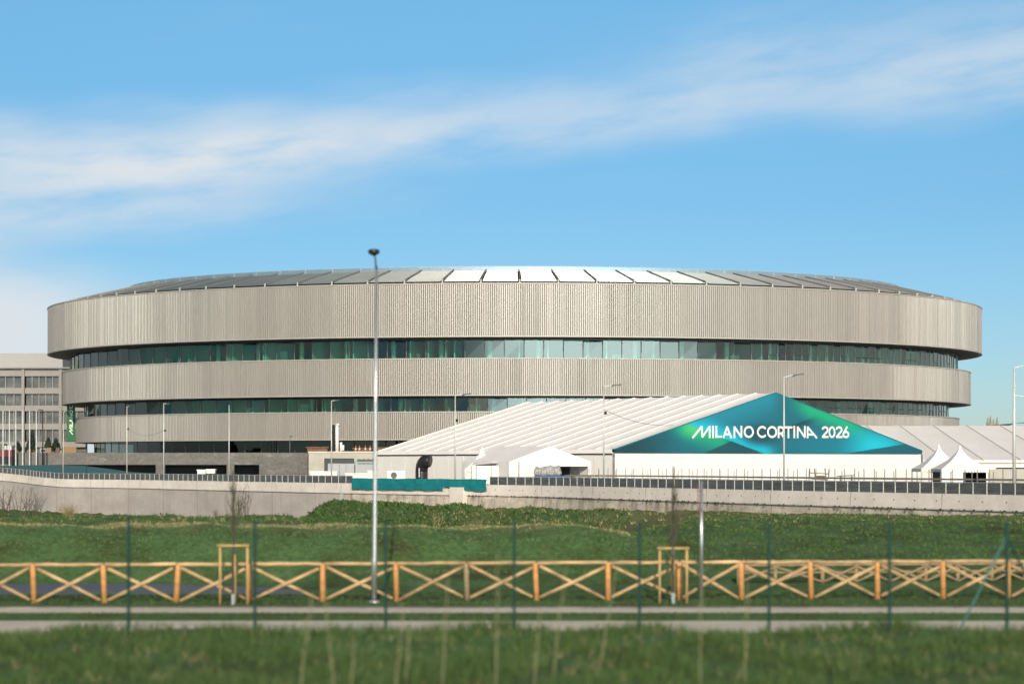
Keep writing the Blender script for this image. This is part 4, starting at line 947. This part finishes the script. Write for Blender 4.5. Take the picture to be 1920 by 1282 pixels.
street_lamp(1470, 706, 154, 'lamp post crossing the lettering on the printed gable', 35, 5)
street_lamp(1901.5, 688, 132, 'pale lamp post at the right edge with two arms', 60, 8, r=.13)
street_lamp(80, 768, 280, 'dark grey lamp post behind the flagpoles', -8, 0, r=.13, mt=m_trim)
street_lamp(543.5, 817, 288, 'short dark pole on the terrace under the lower band', 4, -1, r=.08, base=ZT, mt=m_podium, group='x'); 
o = [q for q in C.objects if q.name.startswith('street_lamp') and q.get('group') == 'x'][0]; del o['group']
t_ = [q for q in C.objects if q.get('label', '').startswith('pale lamp post at the right edge')][0]
mb = MB(); x = X_(1901.5, 132); mb.tube([(x, 132, Z_(741, 132)), (x+1.2, 132, Z_(744, 132))], .035, 6); obj('arm', mb, m_lampgrey, t_)
mb = MB(); 
fp0 = None
for px in (5.5, 17.5, 29.5, 42.5, 55.5, 68):
    if fp0 is None:
        fp0 = thing('flagpole', 'bare white flagpole in the row before the office block', 'flagpole', (X_(px, 277.5), 277.5, ZG), 'row of bare white flagpoles at the left'); l_ = fp0.location
        mb = MB(); mb.tube([(l_.x, 277.5, ZG), (l_.x, 277.5, Z_(770, 277.5))], [.13, .07], 8); obj('pole', mb, m_alu, fp0); mb = MB(); mb.lathe((l_.x, 277.5, Z_(770, 277.5)), [(.05, -.05), (.1, .02), (.05, .12)], 8); obj('finial', mb, m_alu, fp0); c = fp0
    else: c = copy_tree(fp0)
    c.location = (X_(px, 277.5), 277.5, ZG); c['label'] = {5.5: 'leftmost of the six white flagpoles', 17.5: 'second white flagpole from the left', 29.5: 'third white flagpole from the left', 42.5: 'fourth white flagpole, in line with the office block pillar', 55.5: 'fifth white flagpole from the left, before the thin cypress', 68: 'rightmost of the six white flagpoles'}[px]

# tall lamp in the foreground
TL = thing('tall_street_lamp', 'tall galvanised lamp post with a black disc head rising above the arena roof', 'street lamp', (X_(701.5, 52.8), 52.8, 0))
x = X_(701.5, 52.8); Y = 52.8; xt = X_(706, Y)
mb = MB(); mb.tube([(x, Y, -.1), (x, Y, 1.2), (x+.01, Y, 1.3), ((x+xt)/2, Y, 5), (xt, Y, Z_(505, Y))], [.080, .080, .068, .052, .037], 20); obj('pole', mb, m_galv, TL, smooth=True)
mb = MB(); mb.tube([P(706, 506, Y), P(704.5, 495, Y), P(703.5, 484, Y), P(702.5, 476, Y)], [.035, .026, .024, .03], 12); obj('neck', mb, m_black, TL, smooth=True)
mb = MB(); c = P(701, 472, Y); mb.lathe((c.x, c.y, c.z), [(.02, -.12), (.06, -.10), (.10, -.075), (.145, -.06), (.165, 0), (.16, .045), (.12, .066), (.02, .072)], 28); obj('lamp_head', mb, m_black, TL, smooth=True)
mb = MB(); mb.lathe((x, Y, 0), [(.16, -.02), (.15, .04), (.11, .06)], 16); obj('base_collar', mb, m_galv, TL)

# ------------------------------------------------------------------ timber fences
def fy(px): return 53.4 + (px-960)/960*1.0
wf_ = thing('timber_fence', 'front cross braced fence of orange timber posts and pale rails', 'fence', (0, 54, 0))
fpx = [-72, 63, 195, 332, 467, 605, 743, 875, 1005, 1140, 1274, 1390, 1520, 1645, 1768, 1890, 2012]
rn = random.Random(8)
for k, px in enumerate(fpx):
    Y = fy(px); x = X_(px, Y); mb = MB(); q0 = rn.uniform(-.025, .025); mb.tube([(x-q0, Y, -.1), (x+q0, Y+q0, 1.02), (x+q0, Y+q0, 1.08+rn.uniform(-.02, .03))], [.085+q0*.3, .078, .06], 10); obj('post', mb, m_wood if k not in (7,) else m_woodold, wf_, smooth=True)
for a, b in zip(fpx[:-1], fpx[1:]):
    A = Vector((X_(a, fy(a)), fy(a), 0)); B = Vector((X_(b, fy(b)), fy(b), 0)); n_ = 6
    rp = [A.lerp(B, t_)+Vector((0, -.02, 1.08+rn.uniform(-.012, .012))) for t_ in np.linspace(0.01, .99, n_)]
    mb = MB(); mb.tube(rp, [.052+rn.uniform(-.008, .008) for _ in rp], 8); obj('top_rail', mb, m_woodpale, wf_, smooth=True)
    for s_, (z0, z1) in enumerate(((.08, .98), (.98, .08))):
        p = A.lerp(B, .05)+Vector((0, -.09+.07*s_, z0+rn.uniform(-.03, .03))); q = A.lerp(B, .95)+Vector((0, -.09+.07*s_, z1+rn.uniform(-.04, .04))); m1 = (p+q)/2+Vector((0, 0, rn.uniform(-.02, .02)))
        mb = MB(); mb.tube([p, m1, q], [.05, .055, .047], 8); obj('brace', mb, m_woodpale, wf_, smooth=True)
f2 = thing('timber_fence', 'older darker timber fence seen through the right end of the front one', 'fence', (16, 62, 0))
xs2 = [X_(p, 61) for p in (1385, 1455, 1545, 1610, 1675, 1745, 1808, 1875, 1940, 2010)]
for k, x in enumerate(xs2):
    y = 61+k*.15; z = gz(x, y); mb = MB(); mb.tube([(x, y, z-.1), (x, y, .62)], .07, 8); obj('post', mb, m_woodold, f2, smooth=True)
    if k:
        for za_, zb_, o in ((.60, .60, 0), (.36, .36, 0), (.55, .05, .06), (.05, .55, .1)):
            mb = MB(); mb.tube([(xp, yp-o, za_), (x, y-o, zb_)], .04, 7); obj('rail', mb, m_woodold, f2, smooth=True)
    xp, yp = x, y

# ------------------------------------------------------------------ green steel posts
gp0 = None; PYY = 36.4
for px, tp in ((-2.5, 968), (241, 968), (478, 975), (723, 979), (964, 979), (1199, 981), (1442, 981), (1668, 980)):
    if px < 0: continue
    x = X_(px, PYY)
    if gp0 is None:
        gp0 = thing('fence_post', 'thin dark green steel fence post standing in the foreground grass', 'fence post', (x, PYY, .45), 'thin green steel posts across the foreground')
        mb = MB(); mb.box(x-.029, x+.029, PYY-.026, PYY+.026, .45, Z_(968, PYY)-.02); obj('shaft', mb, m_green, gp0); mb = MB(); mb.box(x-.034, x+.034, PYY-.032, PYY+.032, Z_(968, PYY)-.02, Z_(968, PYY)+.02); obj('cap', mb, m_green, gp0); c = gp0
    else: c = copy_tree(gp0)
    c.location = (x, PYY, .45-(tp-968)/F*PYY); c['label'] = {241: 'leftmost green steel post, left of the left sapling', 478: 'green steel post just right of the left sapling stakes', 723: 'green steel post just right of the tall disc headed lamp post', 964: 'green steel post before the middle of the bank, between tall lamp and right sapling', 1199: 'green steel post just left of the right sapling stakes', 1442: 'first green steel post right of the road sign', 1668: 'green steel post left of the braced post at the right edge'}[px]
gb_ = thing('braced_fence_post', 'green steel fence post with two slanting braces at the right edge', 'fence post', (X_(1888, PYY), PYY, .45)); x = X_(1888, PYY)
mb = MB(); mb.box(x-.029, x+.029, PYY-.027, PYY+.027, .45, Z_(978, PYY)); obj('shaft', mb, m_green, gb_)
for dx, dy in ((-.88, .3), (.95, .1)): mb = MB(); mb.tube([(x, PYY, Z_(1004, PYY)), (x+dx*1.02, PYY+dy, .55)], .022, 8); obj('brace', mb, mat('green_brace', (.06, .16, .14), .4) if dx < 0 else m_green, gb_)
# triangular road sign seen edge-on
sg = thing('road_sign', 'grey pole with a triangular road sign seen edge on', 'road sign', (X_(1315, 53), 53, 0)); x = X_(1315, 53)
mb = MB(); mb.tube([(x, 53, -.1), (x, 53, Z_(902, 53))], .048, 14); obj('pole', mb, m_galv, sg, smooth=True)
mb = MB(); n0 = Vector((.995, -.1, 0)); sv = Vector((.1, .995, 0)); c = Vector((x-.11, 52.95, 0))
for a_ in (0,):
    zt_, zb_ = Z_(906, 53), Z_(964, 53); top = c+Vector((0, 0, zt_)); l1 = c-sv*.45+Vector((0, 0, zb_)); l2 = c+sv*.45+Vector((0, 0, zb_)); th2 = n0*.012
    mb.poly([top-th2, l1-th2, l2-th2]); mb.poly([top+th2, l2+th2, l1+th2]); mb.quad(top-th2, top+th2, l1+th2, l1-th2); mb.quad(l1-th2, l1+th2, l2+th2, l2-th2); mb.quad(l2-th2, l2+th2, top+th2, top-th2)
obj('sign_plate', mb, m_maroon, sg)
mb = MB(); mb.box(x-.10, x+.0, 52.9, 53.0, Z_(920, 53), Z_(918, 53)); mb.box(x-.10, x, 52.9, 53.0, Z_(958, 53), Z_(952, 53)); obj('clamp', mb, m_podium, sg)

# ------------------------------------------------------------------ saplings with stakes
def sapling(px, Y, ptop, label, slabel, seed):
    rn = random.Random(seed); x = X_(px, Y); zt_ = Z_(ptop, Y); z0 = 0.0
    t_ = thing('sapling', label, 'tree', (x, Y, 0)); mb = MB(); br = MB()
    pts = [Vector((x+rn.uniform(-.015, .015), Y+rn.uniform(-.02, .02), z0+(zt_-z0)*s_)) for s_ in np.linspace(0, 1, 12)]
    mb.tube(pts, [.034*(1-.6*s_)+.008 for s_ in np.linspace(0, 1, 12)], 8); obj('trunk', mb, m_bark, t_, smooth=True)
    for k in range(17):
        s_ = rn.uniform(.38, .86); p = Vector((x, Y, z0+(zt_-z0)*s_)); an = rn.uniform(0, 6.28); ln = (1-s_)*1.5+.25; sp_ = rn.uniform(.18, .42)
        q1 = p+Vector((math.cos(an)*sp_*ln*.6, math.sin(an)*sp_*ln*.6, ln*.4)); q2 = q1+Vector((math.cos(an)*sp_*ln*.3, math.sin(an)*sp_*ln*.3, ln*.55))
        br.tube([p, q1, q2], [.016, .012, .005], 5)
        for j in range(3): a2 = rn.uniform(0, 6.28); r1 = p.lerp(q1, rn.random()); br.tube([r1, r1+Vector((math.cos(a2)*.12, math.sin(a2)*.12, rn.uniform(.05, .25)))], [.006, .002], 4)
    obj('branches', br, m_twig, t_)
    gd_ = MB(); gd_.tube([(x, Y, 0), (x, Y, .3)], .055, 12); obj('trunk_guard', gd_, mat('trunk_guard', (.32, .37, .38), .5) if 'trunk_guard' not in bpy.data.materials else bpy.data.materials['trunk_guard'], t_)
    st_ = thing('tree_stake', slabel, 'tree stake', (x, Y+.05, 0)); zc_ = Z_(1021, Y) if px < 900 else Z_(1026, Y)
    for dx in (-.37, .39): mb = MB(); mb.tube([(x+dx, Y+.06, -.1), (x+dx, Y+.06, zc_)], .036, 9); obj('stake_post', mb, m_stake, st_, smooth=True)
    mb = MB(); mb.tube([(x+.02, Y+.11, -.1), (x, Y+.11, zc_-.25)], .062, 9); obj('stake_post', mb, m_stake, st_, smooth=True)
    mb = MB(); mb.tube([(x-.45, Y, zc_-.02), (x+.45, Y, zc_-.02)], .036, 9); obj('crossbar', mb, m_stake, st_, smooth=True)
    mb = MB(); mb.box(x-.05, x+.05, Y-.05, Y+.1, zc_-.22, zc_-.06); obj('tie', mb, m_black, st_)
sapling(437, 51.9, 882, 'bare young tree between wooden stakes in front of the left wall', 'wooden stakes holding the left young tree', 3)
sapling(1262, 52.3, 874, 'bare young tree between wooden stakes near the road sign', 'wooden stakes holding the young tree near the road sign', 5)

# ------------------------------------------------------------------ bare shrubs and dry stalks
def bare_shrub(px, Y, h, label, seed, n=9, mt=None, spread=.5):
    rn = random.Random(seed); x = X_(px, Y); z = gz(x, Y); t_ = thing('bare_shrub', label, 'shrub', (x, Y, z), 'bare shrubs on the grass before the wall'); mb = MB()
    for k in range(n):
        an = rn.uniform(0, 6.28); l_ = h*rn.uniform(.6, 1); s_ = rn.uniform(.1, spread)*h
        p = Vector((x+rn.uniform(-.2, .2)*h, Y+rn.uniform(-.2, .2)*h, z-.05)); q = p+Vector((math.cos(an)*s_*.4, math.sin(an)*s_*.4, l_*.55)); r_ = q+Vector((math.cos(an)*s_*.4, math.sin(an)*s_*.4, l_*.45))
        mb.tube([p, q, r_], [.02*h*.6, .014*h*.6, .004], 5)
        for j in range(4): u_ = rn.random(); c = q.lerp(r_, u_) if j % 2 else p.lerp(q, .4+.6*u_); a2 = rn.uniform(0, 6.28); mb.tube([c, c+Vector((math.cos(a2)*.16*h, math.sin(a2)*.16*h, rn.uniform(.1, .3)*h))], [.009*h*.6, .003], 4)
    obj('stems', mb, mt or m_twig, t_)
m_dryshrub = mat('dry_shrub', (.30, .22, .10), .9)
bare_shrub(15, 100, 1.9, 'leftmost tall bare shrub against the retaining wall', 1); bare_shrub(45, 98, 1.7, 'bare shrub second from the left against the retaining wall', 2); bare_shrub(72, 97, 1.3, 'short bare shrub right of the two tall ones at the left wall', 4)
bare_shrub(130, 96, .75, 'tangled straw coloured shrub at the foot of the left wall', 5, 60, m_dryshrub, 1.2)
bare_shrub(163, 95, .45, 'low straw coloured tuft right of the tangled shrub', 6, 40, m_dryshrub, 1.4)
bare_shrub(455, 94, 1.5, 'bare shrub behind the left staked sapling', 7, 14)
bare_shrub(405, 94, .5, 'small bare shrub left of the sapling at the wall foot', 8, 12)
bare_shrub(820, 160, 1.9, 'bare shrub on the green bank below the teal mesh', 9, 5, m_dryshrub)
bare_shrub(1180, 120, 1.2, 'bare shrub on the slope left of the right sapling', 10, 10)

# blades, built as one mesh per kind of growth
def field(name, kindmat, pts, h, w, per=5, lean=.5, kind='stuff', lab=None, hf=None, zoff=-.03, top=0.15):
    n = len(pts); P0 = np.repeat(np.array(pts), per, axis=0); m_ = len(P0)
    hh = np.repeat(h if hasattr(h, '__len__') else np.full(n, h), per)*rng.uniform(.5, 1.2, m_); an = rng.uniform(0, 2*np.pi, m_); ln = rng.uniform(.1, lean, m_)*hh
    ww = w*rng.uniform(.6, 1.3, m_)*(hh/hh.mean())**.3; jit = rng.normal(0, .35, (m_, 2))*np.mean(hh)*.6
    b = P0.copy(); b[:, 0] += jit[:, 0]; b[:, 1] += jit[:, 1]; b[:, 2] += zoff
    t_ = b.copy(); t_[:, 0] += np.cos(an)*ln; t_[:, 1] += np.sin(an)*ln; t_[:, 2] += hh
    a2 = rng.uniform(0, np.pi, m_); dx = np.cos(a2)*ww/2; dy = np.sin(a2)*ww/2*.6
    v4 = np.empty((m_, 4, 3)); v4[:, 0] = b; v4[:, 0, 0] -= dx; v4[:, 0, 1] -= dy; v4[:, 1] = b; v4[:, 1, 0] += dx; v4[:, 1, 1] += dy
    v4[:, 2] = t_; v4[:, 2, 0] += dx*top; v4[:, 3] = t_; v4[:, 3, 0] -= dx*top
    me = bpy.data.meshes.new(name); me.from_pydata([], [], []); me.vertices.add(m_*4); me.vertices.foreach_set('co', v4.reshape(-1))
    me.loops.add(m_*4); me.loops.foreach_set('vertex_index', np.arange(m_*4)); me.polygons.add(m_); me.polygons.foreach_set('loop_start', np.arange(0, m_*4, 4)); me.polygons.foreach_set('loop_total', np.full(m_, 4))
    at = me.attributes.new('tone', 'FLOAT', 'FACE'); at.data.foreach_set('value', np.clip(rng.normal(.5, .28, m_), 0, 1)); me.update(); me.validate(); me.materials.append(kindmat)
    o = bpy.data.objects.new(name, me); C.objects.link(o); tag(o, lab, 'grass' if lab else None, kind=kind); return o
def spots(n, pxr, yr, dens=None):
    o = []
    while len(o) < n:
        px = rng.uniform(*pxr); y = math.sqrt(rng.uniform(yr[0]**2, yr[1]**2))
        if dens is not None and rng.random() > dens(px, y): continue
        x = (px-960)/F*max(y, 20); o.append((x, y, gz(x, y)))
    return o
pn = lambda x, y: .5+.5*math.sin(x*.02+math.sin(y*.6)*2)*math.cos(y*.9+x*.011)
def clump(a, b): return .25+.75*(.5+.5*math.sin(a*.013+2.3*math.sin(b*.8)+1.7*math.sin(a*.005)))
fgp = spots(8000, (-150, 2070), (24, 37.4), clump); fgh = np.array([.10+.13*clump(960+F*q[0]/q[1], q[1])*rng.uniform(.5, 1.4) for q in fgp])
field('foreground_grass', m_blade, fgp, fgh, .02, 6, .9, lab='rough green grass filling the foreground')
field('foreground_dry_grass', m_straw, spots(900, (-150, 2070), (25, 37), lambda a, b: pn(a*1.7, b)**2),   .17, .012, 3, 1.1, lab='scattered straw coloured blades in the foreground grass')
field('verge_grass', m_blade, spots(3500, (-100, 2020), (51.2, 57)), .11, .02, 6, .8, lab='short grass verge at the foot of the timber fence')
field('path_verge_grass', m_blade, spots(4200, (-100, 2020), (46.4, 49.1)), .07, .022, 5, .8, lab='narrow green grass strip between the two paths')
field('slope_dry_patches', m_straw, spots(1200, (-150, 2070), (64.8, 84), lambda a, b: .15+.85*pn(a*3.1, b*2)**3), .08, .018, 3, 1.3, lab='thin straw blades scattered over the middle bank')
field('bank_grass', m_bank, spots(9000, (-150, 1250), (64.8, 74)), .07, .022, 4, .9, lab='even green grass on the middle bank')
field('crest_straw', m_straw, spots(2400, (-150, 1180), (71.3, 74.5), lambda a, b: .35+.65*pn(a*2.3, b)), .12, .022, 3, .9, lab='yellow dry grass fringe along the crest of the bank')
field('far_grass', m_blade, spots(3200, (-150, 640), (75, 100)), .12, .04, 5, .8, lab='green grass beyond the crest at the left')
field('far_straw', m_straw, spots(500, (-150, 640), (76, 100), lambda a, b: pn(a*3, b)), .16, .03, 3, .9, lab='dry tufts in the far left grass')
field('mound_weeds', m_weed, spots(5200, (560, 1180), (152, 200), lambda a, b: (.25+.75*pn(a*2, b)) if b < wallY(a)-2.5 else 0), .20, .09, 5, 1.4, lab='leafy weeds on the green mound below the wall', top=.6)
field('mound_straw', m_straw, spots(800, (640, 1250), (150, 190), lambda a, b: (pn(a*2, b) if b < wallY(a)-.5 else 0)*(1.0 if a > 800 else .25)), .28, .07, 3, 1.2, lab='straw coloured tufts on the green mound')
field('slope_weeds', m_weed, spots(9000, (1120, 2070), (62, 135), lambda a, b: (.1+.9*pn(a*2.6, b*1.3)**2) if b < wallY(a)-2.5 else 0), .13, .045, 5, 1.2, lab='dark leafy weeds covering the right slope', top=.5)
field('slope_straw', m_straw, spots(1300, (1150, 2070), (84, 135), lambda a, b: (min(1, (b-78)/30)*pn(a*2.1, b) if b < wallY(a)-1.5 else 0)), .15, .04, 3, 1.3, lab='pale dry stems along the top of the right slope')
def edge_bush(lo, hi, hgt, lab, n=900):
    o = []
    for _ in range(n):
        px = rng.uniform(lo, hi); yw = wallY(px)-rng.uniform(.3, 6); x = X_(px, yw); o.append((x, yw, gz(x, yw)))
    field('wall_foot_weeds', m_weed, o, hgt, .18, 4, 1.3, lab=lab, top=.6)
edge_bush(556, 900, .38, 'taller weeds along the foot of the wall on the mound', 800)
ds0 = None
for k, (px, Y, h, ln) in enumerate(((560, 26, 1.5, .15), (628, 27, 1.7, -.12), (740, 26, 1.35, .1), (760, 27.5, .95, .1), (830, 27, 1.75, .05), (928, 27, 2.0, .03), (1035, 28, 1.7, .15), (1120, 28.5, 1.75, .22), (1312, 27, 1.75, .02), (1396, 27, 1.6, .03), (1000, 27, 1.1, .1), (655, 26.5, .9, .1))):
    x = X_(px, Y); z = gz(x, Y); rn = random.Random(k)
    slab = {560: 'leftmost tall dry stalk, below the fence left of the tall lamp', 628: 'tall dry stalk second from the left, left of the tall lamp', 740: 'dry stalk just right of the tall lamp', 760: 'short dry stalk right of the tall lamp', 830: 'dry stalk midway between the tall lamp and the picture centre', 928: 'tallest dry stalk, just left of the central green post', 1035: 'right leaning dry stalk right of the central green post', 1120: 'most strongly leaning dry stalk left of the right sapling', 1312: 'dry stalk directly below the road sign pole', 1396: 'rightmost dry stalk, right of the road sign', 1000: 'short dry stalk just right of the central green post', 655: 'short dry stalk just left of the tall lamp'}[px]
    t_ = thing('dry_stalk', slab, 'weed stalk', (x, Y, z), 'tall dry stalks in the foreground'); mb = MB()
    pts = [Vector((x+ln*s_*h*.8+rn.uniform(-.01, .01), Y, z-.05+h*s_)) for s_ in np.linspace(0, 1, 8)]; mb.tube(pts, [.009*(1-.6*s_)+.0015 for s_ in np.linspace(0, 1, 8)], 6)
    if 'm_dstalk' not in globals(): m_dstalk = mat('dry_stalk', (.25, .24, .12), .9)
    for j in range(7): c = pts[rn.randint(2, 7)]; a2 = rn.uniform(0, 6.28); mb.tube([c, c+Vector((math.cos(a2)*.07, math.sin(a2)*.07, .12))], [.005, .002], 4)
    obj('stem', mb, m_dstalk, t_)

# ------------------------------------------------------------------ small machines before the printed marquee, far poplars and far roof
cr = thing('pipe_rack', 'small pipe rack trolley with bundles in front of the printed marquee wall', 'rack', (X_(1535, 168), 168, ZG)); Y = 168.0
mb = MB()
for a, b in (((1518, 878), (1518, 898)), ((1554.5, 879), (1553.5, 896)), ((1527, 878), (1529, 900)), ((1547, 878), (1549, 900))): mb.beam(P(*a, Y), P(*b, Y), .1)
mb.beam(P(1519, 886, Y), P(1553, 888, Y), .09); mb.beam(P(1520, 897, Y), P(1552, 899, Y), .12); obj('frame', mb, m_podium, cr)
mb = MB(); 
for k in range(7): p = P(1532+k*2.2, 893+(k % 2), Y+.2); mb.tube([p, p+Vector((0, .8, 0))], .09, 8)
obj('bundle', mb, m_board, cr)
tb = thing('work_table', 'low grey work table right of the pipe rack', 'table', (X_(1587, 168), 168, ZG))
mb = MB(); mb.beam(P(1571, 892, Y), P(1601, 891, Y), 1.0, .08); obj('table_top', mb, m_podium, tb)
for p_ in (1576, 1597): mb = MB(); p = P(p_, 892, Y); mb.beam((p.x, Y, ZG), (p.x, Y, p.z-.04), .12); obj('leg', mb, m_podium, tb)
for k, (px, tp) in enumerate(((1852, 785), (1857, 782), (1863, 788), (1869.5, 784))):
    Y = 620; x = X_(px, Y); z1 = Z_(tp, Y); rn = random.Random(k+50); t_ = thing('poplar', ['leftmost slim pale poplar above the long right marquee', 'tallest slim poplar, second from the left above the right marquee', 'shortest slim poplar, third from the left above the right marquee', 'rightmost slim poplar above the long right marquee'][k], 'tree', (x, Y, ZG), 'far poplars above the right marquee')
    mb = MB(); mb.tube([(x, Y, ZG), (x, Y, z1)], [.3, .05], 6); obj('trunk', mb, m_twig, t_); mb = MB()
    for j in range(500):
        s_ = rn.random(); r_ = 1.0*math.sin(math.pi*min(.98, s_*.8+.2))*rn.random()**.5; an = rn.uniform(0, 6.28); c = Vector((x+r_*math.cos(an), Y+r_*math.sin(an), 8+(z1-8)*s_)); d1 = Vector((rn.uniform(-.3, .3), rn.uniform(-.3, .3), .6)); d2 = Vector((.12, 0, 0))
        mb.quad(c-d1, c+d2, c+d1, c-d2)
    obj('crown', mb, mat('poplar_twigs', (.30, .29, .22), .9) if 'poplar_twigs' not in bpy.data.materials else bpy.data.materials['poplar_twigs'], t_)
fr_ = thing('distant_hall', 'low grey curved roof hall just above the marquee at the right edge', 'building', (X_(1930, 480), 480, ZG))
mb = MB(); a, b = X_(1888, 480), X_(2100, 480); n_ = 16
for k in range(n_):
    s0, s1 = k/n_, (k+1)/n_; h0, h1 = [Z_(798, 480)+1.2*math.sin(math.pi*min(1, s_*1.0))**.4 for s_ in (s0, s1)]; mb.quad((a+(b-a)*s0, 478, h0), (a+(b-a)*s1, 478, h1), (a+(b-a)*s1, 500, h1), (a+(b-a)*s0, 500, h0))
obj('roof', mb, m_podium, fr_); mb = MB(); mb.box(a, b, 478.5, 499, ZG, Z_(798.5, 480)); obj('wall', mb, m_bldg, fr_)

# thin overhead cables slung between lamps and the marquee
m_cable = mat('cable', (.16, .15, .14), .8)
for lab, a, b, sg_ in (('thin sagging cable from a road lamp down across the ribbed marquee roof', P(1133, 768, 180), P(1262, 797, 205), .5), ('thin cable slung across the lower band left of the white exhaust pipe', P(307, 806, 243), P(238, 804, 251), .8)):
    mb = MB(); n_ = 14; mb.tube([a.lerp(b, k/n_)+Vector((0, 0, -sg_*4*(k/n_)*(1-k/n_))) for k in range(n_+1)], .022, 5); tag(obj('overhead_cable', mb, m_cable, origin=a), lab, 'cable')
